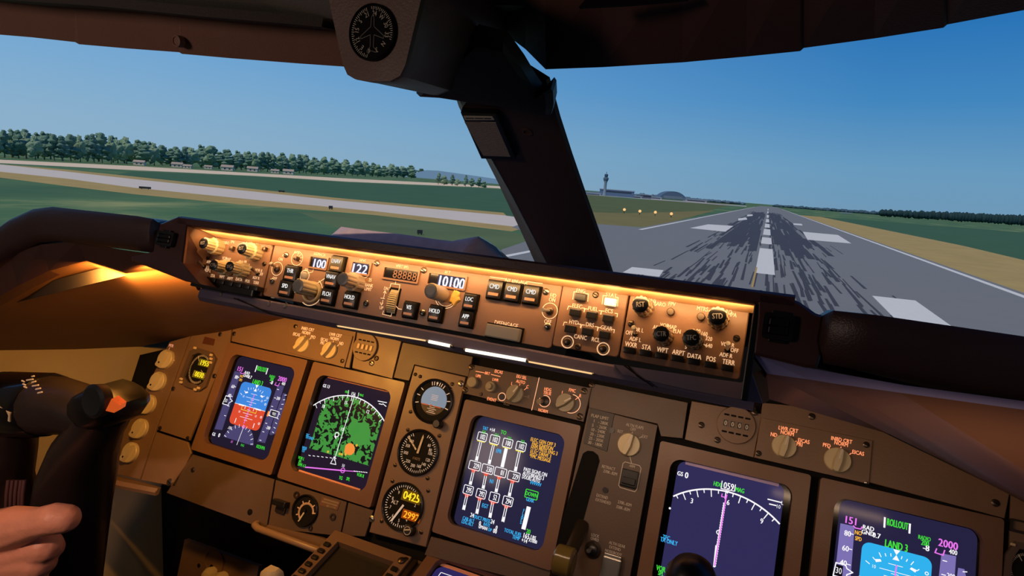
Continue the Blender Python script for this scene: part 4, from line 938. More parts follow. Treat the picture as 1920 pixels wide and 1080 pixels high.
for s_, px, h in (('TAT', (302, 100), .0055), ('EPR', (412, 284), .0062), ('N1', (352, 528), .0062), ('EGT', (300, 728), .0062), ('DUCT PRESS', (275, 833), .0055), ('CAB ALT', (165, 838), .0055), ('LDG ALT', (158, 866), .0055), ('RATE', (314, 880), .005), ('DP', (340, 922), .005), ('TOTAL FUEL', (525, 943), .0055), ('TEMP', (551, 985), .0055), ('GEAR', (664, 680), .0055), ('VVVVVV', (708, 548), .0055)): p = z(*px); b.text(s_, p[0], p[1], h, w, sq=.66, bold=.07)
for k, s_ in enumerate('FLAPS'): p = z(614-k*6, 765+k*24); b.text(s_, p[0], p[1], .0048, w, sq=.8, bold=.06)
D.put(b, 'cyan_lettering', CYA)
# ------------------------------------------------------------------ main panel plates
MP = Thing('instrument_panel', 'brown main instrument panel plates around the display screens', 'instrument panel', FP, XC, -.05, 0)
def plate(name, px, material=BROWN, w0=-.004, w1=0.0):
    return MP.b().prism([FP.uv(x, y, w1) for x, y in px], w0, w1, .0006).out(name, material, MP.o)
plate('panel_plate', [(318, 641), (357, 630), (292, 806), (262, 899), (195, 884)])
plate('panel_plate', [(359, 629), (436, 606), (430, 643), (355, 826), (294.5, 806)], BROWN)
plate('panel_plate', [(293, 810), (352, 829), (358, 850), (328, 912), (264.5, 900)], BROWN)
plate('panel_plate', [(434, 640), (438, 600), (560, 585), (668, 618), (655, 690), (580, 674)])
plate('panel_plate', [(670, 618), (752, 640), (735, 710), (660, 690)])
plate('panel_plate', [(755, 642), (886, 669), (878, 706), (776, 683), (766, 714), (738, 708)], BROWN3)
plate('panel_plate', [(361, 852), (514, 899), (499, 990), (474, 984), (312, 924)], BROWN3)
plate('panel_plate', [(517, 900), (650, 941), (637, 1005), (502, 990)], BROWN3)
plate('panel_plate', [(653, 942), (700, 957), (684, 1006), (640, 1004)], BROWN3)
plate('panel_plate', [(1106, 718), (1290, 755), (1280, 822), (1240, 818), (1234, 795), (1104, 764)], BROWN3)
plate('panel_plate', [(1297, 752), (1428, 776), (1413, 858), (1284, 824)], BROWN)
plate('panel_plate', [(1430, 755), (1572, 769), (1893, 926), (1884, 972), (1632, 905), (1415, 858)], BROWN)
plate('panel_plate', [(1896, 928), (2040, 1000), (2030, 1150), (1888, 1150)], BROWN)
plate('panel_plate', [(808, 1006), (1034, 1067), (1026, 1100), (796, 1040)], BROWN3)
for px in ((413, 627), (439, 626), (326, 738), (402, 705), (300, 803), (352, 822), (362, 881), (319, 902), (706, 672), (1315, 797), (1345, 825), (1522, 781), (1866, 943), (645, 926), (1110, 722), (1411, 766)):
    if px == (326, 738): px = (325, 729)
    screw(MP, FP, px, 0, .0048, DKMET)
for px in ((505, 860), (469, 960)): screw(MP, FP, px, 0, .0055, MATTE)

def rotary(t, fr, px, r, ang, m=KNOB, h=.017, ridge=.34, hole=False):
    """selector knob: round skirt with a raised tapered grip and a white index line"""
    u, v = fr.uv(*px, h*.7)
    o = t.b().lathe(u, v, [(r, 0), (r, h*.40), (r*.94, h*.48)], 28).out('selector_knob', m, t.o, 40)
    d = (math.cos(ang), math.sin(ang)); n_ = (-d[1], d[0])
    P = lambda a, c: (u+d[0]*a*r+n_[0]*c*r, v+d[1]*a*r+n_[1]*c*r)
    b = t.b(); lo = [P(.98, ridge*.55), P(.98, -ridge*.55), P(-.1, -ridge*1.05), P(-1.0, -ridge*.8), P(-1.06, 0), P(-1.0, ridge*.8), P(-.1, ridge*1.05)]
    hi = [P(.90, ridge*.4), P(.90, -ridge*.4), P(-.1, -ridge*.8), P(-.9, -ridge*.6), P(-.95, 0), P(-.9, ridge*.6), P(-.1, ridge*.8)]
    b.loft([[p+(h*.42,) for p in lo], [p+(h*.94,) for p in lo[:0] or hi], [((p[0]-u)*.94+u, (p[1]-v)*.94+v, h) for p in hi]]); b.out('grip', m, o, 30)
    b = t.b()
    if hole: b.arc(*P(-.45, -.12), r*.05, 0, 360, r*.1, h+.0003, 8); flatout(b, 'set_screw', MATTE, o)
    else: b.line([P(.15, 0), P(.84, 0)], r*.14, h+.0003); flatout(b, 'index_line', WHITEP, o)
    return u, v
def spec_panel(name, label, px, material, cat='control panel', w1=.003, fr=FP):
    pts = [fr.uv(x, y, w1) for x, y in px]
    u = sum(p[0] for p in pts)/len(pts); v = sum(p[1] for p in pts)/len(pts)
    t = Thing(name, label, cat, fr, u, v, 0)
    t.b().prism(pts, -.004, w1, .0008).out('face_plate', material, t.o); return t
def marks(t, items, lines, m, w, fr=FP, h=7, name='lettering', **k):
    b = t.b(); kw = dict(sq=.76, bold=.05); kw.update(k)
    for it in items:
        s, px = it[0], it[1]; lab(b, fr, s, px, it[2] if len(it) > 2 else h, w, **kw)
    for q in lines: b.line([fr.uv(x, y, w) for x, y in q], .0011, w)
    return flatout(b, name, m, t.o)
# left knob column
t = Thing('lighting_knob_row', 'column of five cream dimmer knobs down the left edge of the panel', 'knobs', FP, *FP.uv(270, 757))
for k, px in enumerate(((305, 672), (290, 714), (271, 757), (256, 803), (238, 848))):
    rotary(t, FP, px, .0205, rad(68), KNOB, .016, .36, True)
marks(t, [('MTR', (321, 648), 6.5)], [[(318, 652), (315, 660)], [(322, 666), (326, 662)], [(324, 674), (327, 676)]], mat('pink_print', rgb(235, 180, 150), .6, emit=rgb(235, 180, 150), es=.5), .0006)
marks(t, [('OFF', (302, 693), 6), ('BRT', (314, 706), 5), ('DIM', (311, 720), 5), ('PNL', (304, 733), 5)], [], GREYP, .0006, name='faded_lettering')
# clock
def clock(label, c8, fr, digits=True):
    pts = [fr.uv(x, y, .006) for x, y in c8]
    u = sum(p[0] for p in pts)/8; v = sum(p[1] for p in pts)/8
    t = Thing('panel_clock', label, 'clock', fr, u, v)
    inn = [((p[0]-u)*.72+u, (p[1]-v)*.76+v) for p in pts]
    t.b().frame(pts, inn, 0, .006, .001).out('clock_bezel', BROWN3, t.o)
    t.b().prism(inn, .0005, .0014).out('dial', GLASSB, t.o)
    R = max(abs(p[0]-u) for p in pts)
    b = t.b()
    for k in range(60):
        a = 2*PI*k/60
        if digits and (-.9 < a-0 < .9 or a > 5.4): continue
        b.line([(u+R*.58*math.cos(a), v+R*.66*math.sin(a)), (u+R*.66*math.cos(a), v+R*.75*math.sin(a))], R*.022, .0017)
    b.line([(u-R*.35, v+R*.62), (u-R*.22, v+R*.40)], R*.03, .0017)
    flatout(b, 'scale_ticks', WHITEP, t.o)
    for i, (fx, fy) in enumerate(((-.62, .86), (.58, .72), (.66, .56), (-.78, -.60), (-.72, -.74), (.35, -.88), (.52, -.78), (.70, .40))):
        b = t.b(); x, y = u+R*fx*1.02, v+R*fy*1.15; b.box(x-R*.10, x+R*.10, y-R*.06, y+R*.06, .0055, .0085, .0012); b.out('clock_button', mat('cream_button', rgb(214, 190, 150), .4), t.o)
    return t, u, v, R
t, u, v, R = clock('octagonal clock with yellow digits 1955 and 0030 left of the flight display', [(371, 652), (396, 660), (404, 672), (385, 725), (373, 733), (345, 724), (335, 710), (355, 658)], FP)
for tx_, (a0, a1), y_ in (('1955', ((377, 678), (391, 684)), 0), ('0030', ((366, 700), (381, 705)), 0)):
    p, q = FP.uv(*a0, .0017), FP.uv(*a1, .0017)
    b = t.b(); b.poly([(p[0]-.006, p[1]+.006), (q[0]+.004, p[1]+.006), (q[0]+.004, p[1]-.0085), (p[0]-.006, p[1]-.0085)], .0016); flatout(b, 'digit_field', glow(110, 88, 12, 1.0), t.o)
    b = t.b(); b.text(tx_, p[0], (p[1]+q[1])/2, .0105, .0019, 'l', width=q[0]-p[0], bold=.07); flatout(b, 'digits', glow(255, 226, 40, 1.2), t.o)
b = t.b(); b.line([FP.uv(x, y, .0019) for x, y in ((366, 695), (362, 702), (364, 704))], .0009, .0019); b.line([FP.uv(x, y, .0019) for x, y in ((377, 694), (385, 706), (380, 709))], .0009, .0019); flatout(b, 'hands', WHITEP, t.o)
pl = MP.b().prism([FP.uv(x, y, .0008) for x, y in ((384, 631), (403, 636), (400, 648), (379, 644))], 0, .0008).out('blank_cover', mat('reddish_cover', rgb(86, 46, 30), .5), MP.o)
# selector panel, captain's side
t = spec_panel('display_selector', 'panel with two cream rotary selectors above the left screens', [(543, 608), (661, 630), (645, 689), (538, 660)], BROWN)
rotary(t, FP, (563, 644), .0165, rad(55)); rotary(t, FP, (614, 655), .0165, rad(62))
marks(t, [('INBD CRT', (577, 617)), ('NORM', (574, 624)), ('EICAS', (556, 627)), ('PFD', (587, 632)), ('LWR CRT', (629, 628)), ('NORM', (627, 635)), ('EICAS', (608, 637)), ('PRI', (604, 643)), ('ND', (640, 644))], [[(572, 629), (572, 632)], [(579, 637), (583, 634)], [(562, 633), (565, 636)], [(625, 639), (625, 642)], [(632, 649), (636, 646)]], T_ORGD, .0036, h=7.0)
for px in ((554, 612), (642, 677)): screw(t, FP, px, .003, .0042)
# counters under round covers
def counter(label, c, rpx, txt, wheel):
    u, v = FP.uv(*c, .004); u2, _ = FP.uv(c[0]+rpx, c[1], .004); r = abs(u2-u)
    t = Thing('round_counter', label, 'counter', FP, u, v)
    t.b().lathe(u, v, [(r, -.002), (r, .004), (r*.97, .005)], 36).out('cover', BROWN, t.o, 30)
    for s_ in (-1, 1):
        for k in range(4): 
            b = t.b(); x = u+(k-1.5)*r*.36; y = v+s_*r*.46; b.rr(x-r*.14, x+r*.14, y-r*.05, y+r*.05, r*.04, .0045, .0052); b.out('slot', MATTE, t.o)
    for k in range(4):
        x = u+(k-1.5)*r*.36; t.b().frame(rrect(x-r*.15, x+r*.15, v-r*.22, v+r*.22, .001, 1), rrect(x-r*.11, x+r*.11, v-r*.17, v+r*.17, .0006, 1), .005, .0062).out('window_frame', BROWN, t.o)
        o = t.b().box(x-r*.11, x+r*.11, v-r*.17, v+r*.17, .005, .0053).out('number_wheel', wheel, t.o)
        if txt: b = t.b(); b.text('0', x, v, r*.24, .0055, bold=.07); flatout(b, 'digit', WHITEP, o)
    return t
counter('round cover with four blank cream counter windows left of centre', (684, 651), 23, False, mat('cream_wheel', rgb(220, 190, 150), .5))
counter('round cover showing four zero digits right of centre', (1380, 797), 38, True, BLACK)
screw(MP, FP, (697, 681), 0, .0055, CHROME)
# standby instruments
t0 = spec_panel('standby_instrument_mount', 'tall brown plate carrying three round standby instruments', [(778, 685), (873, 707), (798, 1026), (692, 998)], BROWN, 'panel')
for px in ((779, 702), (788, 706), (848, 720), (770, 772), (765, 806), (741, 872), (802, 897), (736, 902), (803, 920), (790, 998), (824, 817), (716, 977), (844, 730)): screw(t0, FP, px, .003, .0033)
screw(t0, FP, (697, 973), .003, .0055, STEEL); screw(t0, FP, (864, 719), .003, .0055, CHROME)
def gauge(label, name, c, r=.0392, cat='gauge', fr=FP, w=.003, rim=BLACK):
    u, v = fr.uv(*c, w); t = Thing(name, label, cat, fr, u, v)
    t.b().lathe(u, v, [(r, w-.002), (r, w+.004), (r*.95, w+.0055), (r*.90, w+.004), (r*.88, w+.0008)], 48, cap1=False).out('rim', rim, t.o, 40)
    t.b().lathe(u, v, [(r*.9, w), (r*.9, w+.001)], 48).out('dial', GLASSB, t.o)
    return t, u, v, r, w+.0012
t, u, v, r, w = gauge('standby attitude indicator with blue over black ball, topmost of the three', 'standby_attitude_indicator', (812, 752))
bu, bv, br = u+r*.05, v+r*.02, r*.64
b = t.b(); b.poly([(bu+br*math.cos(rad(a)), bv+br*math.sin(rad(a))) for a in range(-20, 201, 10)], w); flatout(b, 'sky_half', mat('dial_blue', rgb(104, 148, 190), .5, emit=rgb(84, 128, 172), es=.55), t.o)
b = t.b(); b.poly([(bu+br*math.cos(rad(a)), bv+br*math.sin(rad(a))) for a in range(-160, -19, 10)], w); flatout(b, 'ground_half', mat('dial_brown', rgb(48, 32, 26), .5), t.o)
b = t.b()
for a in (10, -15, 170, 195, 35, 148, 72, 80, 100, 108, 90, 62): b.line([(u+r*.72*math.cos(rad(a)), v+r*.72*math.sin(rad(a))), (u+r*.86*math.cos(rad(a)), v+r*.86*math.sin(rad(a)))], r*.035, w+.0002)
b.poly([(u-r*.06, v+r*.84), (u+r*.06, v+r*.84), (u, v+r*.72)], w+.0002)
for k in range(5): b.line([(bu-br*(.2 if k % 2 else .34), bv-br*(.35+.12*k)), (bu+br*(.2 if k % 2 else .34), bv-br*(.35+.12*k))], r*.02, w+.0002)
for k in range(4): b.line([(bu-br*.25, bv+br*(.05+.11*k)), (bu+br*.25, bv+br*(.05+.11*k))], r*.016, w+.0002)
flatout(b, 'scale_ticks', mat('dial_white', rgb(220, 212, 200), .6, emit=rgb(220, 205, 190), es=.35), t.o)
b = t.b()
for s_ in (-1, 1): b.box(u+s_*r*.16 if s_ > 0 else u-r*.5, u+r*.5 if s_ > 0 else u-r*.16, v-r*.24, v-r*.19, w+.001, w+.002)
b.box(u-r*.05, u+r*.05, v-r*.24, v-r*.17, w+.001, w+.002); b.out('aircraft_bar', mat('coral_paint', rgb(206, 112, 92), .5), t.o)
b = t.b(); b.lathe(u+r*.62, v-r*.92, [(r*.2, .003), (r*.2, .016), (r*.16, .018)], 20, 10, .0006); b.out('caging_knob', BLACK, t.o, 30)
TD = mat('dial_white', rgb(220, 212, 200))
t, u, v, r, w = gauge('standby airspeed indicator with white needle at the top, middle of the three', 'standby_airspeed_indicator', (784.5, 848))
b = t.b()
for k in range(46):
    a = rad(70-k*6.8); b.line([(u+r*(.74 if k % 5 == 0 else .79)*math.cos(a), v+r*(.74 if k % 5 == 0 else .79)*math.sin(a)), (u+r*.86*math.cos(a), v+r*.86*math.sin(a))], r*.025, w)
for s_, a in (('60', 42), ('80', 22), ('100', 8), ('120', -20), ('140', -45), ('160', -68), ('200', -98), ('250', -128), ('300', -165), ('350', 165), ('400', 140)):
    b.text(s_, u+r*.60*math.cos(rad(a)), v+r*.60*math.sin(rad(a)), r*.13, w, sq=.8)
flatout(b, 'scale_and_numbers', TD, t.o)
b = t.b(); b.text('KNOTS', u, v-r*.28, r*.11, w, sq=.7); flatout(b, 'unit_lettering', GREYP, t.o)
b = t.b(); b.prism([(u-r*.05, v-r*.05), (u+r*.05, v-r*.05), (u+r*.10, v+r*.68), (u+r*.05, v+r*.78), (u+r*.02, v+r*.68)], w+.001, w+.0018); b.out('needle', WHITEP, t.o)
b = t.b()
for k in range(5): b.line([(u-r*(.15+.13*k), v+r*(.10+.11*k)), (u-r*(.22+.13*k), v+r*(.16+.11*k))], r*.07, w+.0004)
flatout(b, 'striped_pointer', WHITEP, t.o)
t, u, v, r, w = gauge('standby altimeter with orange digit windows, lowest of the three', 'standby_altimeter', (755.7, 949))
b = t.b()
for k in range(50):
    a = rad(90-k*7.2); q = .72 if k % 5 == 0 else .79
    if -55 < 90-k*7.2 < 25: continue
    b.line([(u+r*q*math.cos(a), v+r*q*math.sin(a)), (u+r*.86*math.cos(a), v+r*.86*math.sin(a))], r*.028, w)
for s_, a in (('0', 90), ('1', 54), ('2', 18), ('3', -18), ('4', -54), ('5', -90), ('6', -126), ('7', -162), ('8', 162), ('9', 126)): b.text(s_, u+r*.60*math.cos(rad(a)), v+r*.60*math.sin(rad(a)), r*.13, w)
b.text('ALT', u-r*.42, v+r*.06, r*.16, w)
flatout(b, 'scale_and_numbers', TD, t.o)
for tx_, a0, a1, hh, bgc, fgc in (('0425', (757, 926), (786, 937), .0128, (96, 66, 10), (255, 216, 40)), ('2992', (757, 963), (785, 972), .0105, (150, 62, 8), (255, 172, 40))):
    p, q = FP.uv(*a0, w), FP.uv(*a1, w); m_ = (p[1]+q[1])/2; x0 = max(p[0]-.003, u-r*.25)
    b = t.b(); b.poly([(p[0]-.003, m_+hh*.72), (q[0]+.003, m_+hh*.72), (q[0]+.003, m_-hh*.72), (p[0]-.003, m_-hh*.72)], w+.0002); flatout(b, 'digit_field', glow(*bgc, 1.0), t.o)
    b = t.b(); b.text(tx_, p[0], m_, hh, w+.0005, 'l', width=q[0]-p[0], bold=.08); flatout(b, 'digits', glow(*fgc, 1.2), t.o)
b = t.b(); b.prism([(u-r*.0, v+r*.08), (u+r*.08, v+r*.04), (u-r*.30, v-r*.72), (u-r*.38, v-r*.70)], w+.001, w+.0016); b.out('needle', TD, t.o)
ku, kv = FP.uv(764, 995, .016); o = t.b().lathe(ku, kv, [(.0095, .003), (.0095, .016), (.008, .017)], 20, 10, .0006).out('setting_knob', BLACK, t.o, 30)
b = t.b(); b.arc(ku, kv, .0062, 0, 360, .0012, .0173, 20); b.line([(ku-.005, kv), (ku+.005, kv+.003)], .0022, .0173); flatout(b, 'knob_print', WHITEP, o)
# centre control panel above the engine display
t = spec_panel('engine_display_control_panel', 'dark panel with orange lettering above the central engine display', [(884, 683), (1109, 728), (1094, 791), (868, 737)], BROWN3)
ww = .0036
marks(t, [('EICAS', (935, 697)), ('BRT', (914, 700), 6.4), ('UPR', (897, 705), 6.4), ('LWR', (929, 712), 6.4), ('EVENT', (922, 749)), ('EIU SEL', (978, 707)), ('AUTO', (976, 716)), ('L', (960, 719), 7), ('C', (989, 725), 7), ('HDG', (1027, 730)), ('TRUE', (1026, 737)), ('NORM', (1018, 770)), ('FMC', (1073, 732), 7.5), ('L', (1055, 736), 7.5), ('R', (1088, 742), 7)],
      [[(892, 696), (908, 699)], [(921, 702), (938, 706)], [(961, 723), (962, 725)], [(975, 720), (974, 723)], [(983, 731), (988, 727)], [(1057, 740), (1059, 743)], [(1079, 749), (1086, 744)]], T_ORG, ww, h=7.0)
b = t.b(); b.line([FP.uv(x, y, ww) for x, y in ((1011, 708), (997, 769))], .0011, ww)
for px, rr_, a0, a1 in (((941, 744), .0066, 0, 360), ((1021, 752), .0095, -200, 110), ((1071, 757), .0150, -120, 90)):
    u, v = FP.uv(*px, ww); b.arc(u, v, rr_, a0, a1, .0010, ww, 28)
flatout(b, 'light_outlines', mat('pale_orange_print', rgb(240, 200, 170), .6, emit=rgb(250, 190, 150), es=.7), t.o)
marks(t, [('RCD', (950, 757), 6.5), ('R', (991, 744), 7)], [[(983, 743), (988, 744)]], GREYP, ww, name='dim_lettering')
u, v = FP.uv(884, 716, .012); t.b().lathe(u, v, [(.0092, .003), (.0092, .011), (.008, .012)], 24).out('brightness_knob', KNOB2, t.o, 40)
u, v = FP.uv(917, 724, .014); o = t.b().lathe(u, v, [(.0092, .003), (.0092, .009), (.0085, .010)], 24).out('brightness_knob', KNOB2, t.o, 40); t.b().lathe(u, v, [(.0055, .010), (.0055, .016), (.0048, .017)], 20).out('inner_knob', KNOB2, o, 40)
u, v = FP.uv(941, 744, .006); t.b().lathe(u, v, [(.0052, .003), (.0046, .007)], 18).out('event_button', BLACK, t.o, 40)
rotary(t, FP, (963, 737), .0155, rad(62), KNOB2, .019); rotary(t, FP, (1058, 754), .0155, rad(38), KNOB2, .019)
u, v = FP.uv(1021, 752, .004); o = t.b().lathe(u, v, [(.0072, .003), (.0072, .005), (.004, .006)], 18).out('toggle_switch', BLACK, t.o, 40)
b = t.b(); b.tube([(u, v, .004), (u-.004, v-.004, .022)], [.002, .0045], 12); b.out('toggle_bat', STEEL, o, 50)
for px in ((884, 688), (872, 731), (1095, 733), (1087, 781), (902, 739)):
    screw(t, FP, px, .003, .0055 if px != (902, 739) else .003, DKMET)

# landing gear and alternate flaps panel
t = spec_panel('gear_control_unit', 'tall dark panel with gear lever slot, alternate flaps knob and white lettering', [(1104, 764), (1233, 797), (1178, 1100), (1028, 1100)], BROWN3, 'control panel')
ww = .0036
o = t.b().prism([FP.uv(x, y, .0042) for x, y in ((1107, 764), (1152, 776), (1138, 847), (1094, 831))], .002, .0042, .0005).out('speed_limit_placard', mat('dark_grey_placard', rgb(62, 55, 50), .5), t.o)
b = t.b()
for s_, px in (('FLAP LIMIT', (1125, 782)), ('1   - 280K', (1127, 792)), ('5   - 260K', (1124, 800)), ('10 - 240K', (1122, 808)), ('20 - 230K', (1120, 816)), ('25 - 205K', (1118, 824)), ('30 - 180K', (1116, 832))): lab(b, FP, s_, px, 7.0, .0045, sq=.84, bold=.04)
flatout(b, 'placard_lettering', WHITEP, o)
rotary(t, FP, (1178, 833), .0175, rad(76), KNOB, .018)
GL = mat('pale_panel_print', rgb(190, 176, 160), .6, emit=rgb(200, 170, 145), es=.10)
marks(t, [('ALTN FLAPS', (1190, 799)), ('OFF', (1187, 805)), ('RET', (1163, 809)), ('EXT', (1209, 819)), ('ARM', (1185, 874), 5.6), ('RETRACT', (1141, 877)), ('270K-.82M', (1144, 886)), ('EXTEND', (1129, 931)), ('270K-.82M', (1171, 944)), ('EXTENDED', (1131, 940)), ('320K-.82M', (1168, 953)), ('LOCK', (1116, 1004)), ('OVRD', (1115, 1011)), ('ALTN GEAR', (1157, 1021)), ('EXTEND', (1153, 1028)), ('NOSE/BODY', (1150, 1036))],
      [[(1186, 810), (1185, 813)], [(1170, 813), (1172, 815)], [(1199, 821), (1203, 819)], [(1180, 852), (1184, 868)], [(1168, 869), (1172, 866), (1199, 873), (1202, 878), (1194, 918), (1190, 922), (1163, 914), (1160, 910), (1168, 869)]], GL, ww, h=6.6)
u0, u1, v0, v1 = uvrect(FP, [(1167, 879), (1200, 884), (1192, 918), (1161, 909)], .008)
o = t.b().box(u0, u1, v0, v1, .002, .010, .002).out('arm_switch', BLACK, t.o)
t.b().box(u0+.003, u1-.003, v0+.004, (v0+v1)/2+.001, .010, .0135, .0012).out('switch_guard', BLACK, o)
# slot of the gear lever, recessed
sl = [FP.uv(x, y, .0042) for x, y in ((1093, 850), (1102, 845), (1112, 846), (1121, 853), (1124, 864), (1084, 1010), (1070, 1100), (1030, 1100), (1046, 1000), (1089, 862))]
t.b().prism(sl, .002, .0040).out('lever_slot', MATTE, t.o)
for px in ((1135, 919), (1147, 807)): 
    u, v = FP.uv(*px, ww); t.b().lathe(u, v, [(.0045, .003), (.0045, .0045)], 14).out('dark_stud', BLACK, t.o, 40)
u, v = FP.uv(1111, 1031, .006); b = t.b(); b.ring(u, v, .009, .0125, .003, .0045, 26); b.out('switch_ring', DKMET, t.o)
b = t.b(); b.lathe(u, v, [(.008, .003), (.008, .012), (.005, .014)], 18); o = b.out('override_switch', BLACK, t.o, 40); b = t.b(); b.lathe(u-.003, v-.001, [(.0035, .012), (.0035, .020), (.0025, .021)], 12); b.out('toggle_bat', STEEL, o, 40)
u0, u1, v0, v1 = uvrect(FP, [(1132, 1042), (1166, 1050), (1158, 1092), (1122, 1082)], .012)
o = t.b().box(u0, u1, v0, v1, .003, .014, .002).out('switch_guard', STEEL, t.o)
t.b().box(u0+.001, u1-.001, v1-.001, v1+.004, .003, .012, .001).out('guard_hinge', STEEL, o)
# gear lever with its wheel-shaped knob
t = Thing('landing_gear_lever', 'dark gear lever with an olive wheel knob below the long slot', 'lever', FP, *FP.uv(1075, 1030))
a = FP.uv(1092, 985, .0); c_ = FP.uv(1072, 1030, .045)
t.b().tube([(a[0], a[1], 0), (c_[0], c_[1], .045), (c_[0]-.004, c_[1]-.01, .06)], [.011, .010, .010], 14).out('lever_arm', mat('dark_metal_lever', rgb(66, 58, 46), .3, metal=.6), t.o, 50)
k_ = FP.uv(1058, 1052, .065)
b = t.b(); n = 28; loops = []
for x, rr_ in ((-.014, .012), (-.014, .017), (-.011, .021), (.011, .021), (.014, .017), (.014, .012)):
    loops.append([(k_[0]+x, k_[1]+rr_*math.cos(2*PI*k/n), .065+rr_*math.sin(2*PI*k/n)) for k in range(n)])
b.loft(loops, True); b.out('wheel_knob', mat('olive_translucent_knob', rgb(104, 88, 44), .18, spec=.6), t.o, 40)

# selector panel, first officer's side
t = spec_panel('display_selector', 'panel with two cream rotary selectors and bright orange lettering above the right screens', [(1428, 783), (1637, 826), (1630, 908), (1414, 858)], BROWN)
rotary(t, FP, (1471, 836), .0165, rad(80)); rotary(t, FP, (1572, 862), .0170, rad(80))
marks(t, [('LWR CRT', (1478, 805)), ('NORM', (1476, 812)), ('ND', (1451, 815)), ('EICAS', (1507, 827)), ('PRI', (1499, 833)), ('INBD CRT', (1578, 825)), ('NORM', (1577, 832)), ('PFD', (1550, 835)), ('EICAS', (1609, 849))], [[(1475, 818), (1474, 822)], [(1456, 820), (1459, 824)], [(1488, 830), (1493, 827)], [(1577, 838), (1576, 842)], [(1554, 840), (1558, 845)], [(1590, 854), (1596, 850)]], T_ORG, .0036, h=8.4)
for px in ((1422, 850), (1624, 834), (1415, 774)): screw(t, FP, px, .003, .0042)
u, v = FP.uv(1623, 905, .003); t.b().lathe(u, v, [(.0022, .003), (.0022, .006), (.001, .0065)], 10).out('bright_screw', CHROME, t.o)
# right clock, cut off by the frame
clock('dark octagonal clock cut off at the right edge of the picture', [(1905, 1015), (1940, 1022), (1985, 1040), (1982, 1110), (1950, 1135), (1915, 1125), (1880, 1100), (1886, 1040)], FP, False)
MP.b().frame(rrect(*uvrect(FP, [(1895, 970), (1930, 980), (1925, 1004), (1890, 994)], .002), .003), rrect(*[a for a in uvrect(FP, [(1901, 975), (1924, 982), (1920, 998), (1896, 990)], .002)], .002), 0, .004).out('socket_rim', DKMET, MP.o)
# ------------------------------------------------------------------ lower edge of the panel and pedestal
QT = rad(78)
FQ = Fr(FP.P(0, -.27), (1, 0, 0), (0, math.sin(QT), math.cos(QT)))
# brake pressure gauge, block and placard on the lower plate
t, u, v, r, w = gauge('small round brake pressure gauge with a white arc below the second screen', 'brake_pressure_gauge', (573, 957), .0275, w=.0)
b = t.b(); b.arc(u+r*.1, v-r*.1, r*.55, 10, 240, r*.13, w, 20)
for a in (10, 50, 90, 130, 170, 205, 240): b.line([(u+r*.1+r*.62*math.cos(rad(a)), v-r*.1+r*.62*math.sin(rad(a))), (u+r*.1+r*.74*math.cos(rad(a)), v-r*.1+r*.74*math.sin(rad(a)))], r*.07, w)
flatout(b, 'scale_arc', mat('dial_pink_white', rgb(236, 206, 186), .6), t.o)
b = t.b(); b.prism([(u, v+r*.05), (u+r*.1, v-.0), (u-r*.18, v-r*.72), (u-r*.26, v-r*.70)], w+.0006, w+.0014); b.out('needle', WHITEP, t.o)
b = t.b(); b.lathe(u, v, [(r*.13, w), (r*.11, w+.003)], 12); b.out('needle_hub', BLACK, t.o)
for px, rr_ in (((556, 928), .0062), ((582, 990), .0045), ((624, 969), .006)): 
    u, v = FP.uv(*px, .001); MP.b().ring(u, v, rr_*.5, rr_, -.001, .002, 18).out('screw_rosette', DKMET, MP.o)
t = Thing('instruction_placard', 'small brown printed placard right of the brake gauge', 'placard', FP, *FP.uv(620, 946))
t.b().prism([FP.uv(x, y, .001) for x, y in ((604, 931), (638, 941), (632, 957), (599, 947))], 0, .001).out('plate', BROWN2, t.o)
b = t.b()
for k, (f0, f1) in enumerate(((.12, .9), (.10, .92), (.45, .9))):
    for s_ in range(8):
        x0, x1 = f0+(f1-f0)*s_/8, f0+(f1-f0)*(s_+.75)/8
        P_ = lambda f: FP.uv(604-5*k/3.+34*f-1.4*k, 934.5+10*f+4.6*k, .0012)
        b.line([P_(x0), P_(x1)], .0028, .0012)
flatout(b, 'worn_print', GREYP, t.o)
t = Thing('toggle_block', 'small square black switch block left of the brake gauge', 'switch', FP, *FP.uv(522, 943))
u0, u1, v0, v1 = uvrect(FP, [(513, 935), (537, 941), (533, 953), (509, 946)], .012)
t.b().box(u0, u1, v0, v1, 0, .014, .002).out('block', BLACK, t.o); t.b().box(u0+.004, u1-.004, v0-.012, v0, 0, .004, .001).out('lower_tab', DKMET, t.o)
# tray edge at the lower left corner and grab handle under the middle
t = Thing('chart_ledge', 'small curved brown ledge under the row of dimmer knobs', 'ledge', FP, *FP.uv(255, 900))
b = t.b(); top_ = [FP.uv(x, y) for x, y in ((196, 885), (225, 893), (262, 902), (302, 914))]; 
sec = []
for k, (x, y) in enumerate(top_):
    f = (0.010, .035, .034, .006)[k]; sec.append([(x, y, 0), (x, y-.002, f), (x, y-.010, f+.004), (x, y-.016, f), (x, y-.014, 0)])
b.loft(sec); b.out('ledge_rim', BROWN, t.o, 50)
screw(t, FP, (318, 904), .001, .007, CHROME)
t = Thing('grab_handle', 'pale rounded grab handle along the lower panel edge', 'handle', FP, *FP.uv(540, 1006))
H_ = [(*FP.uv(482, 982, .0), .0), (*FP.uv(478, 985, .016), .016), (*FP.uv(484, 991, .026), .026), (*FP.uv(530, 1008, .028), .028), (*FP.uv(590, 1030, .028), .028), (*FP.uv(612, 1038, .020), .020)]
t.b().tube(H_, .0062, 12).out('grip_bar', mat('pale_brown_plastic', rgb(150, 122, 98), .35), t.o, 60)
t.b().prism([FP.uv(x, y, .004) for x, y in ((500, 984), (600, 1008), (640, 1022), (632, 1040), (560, 1018), (494, 995))], -.006, .003, .001).out('handle_base', BROWN, t.o)
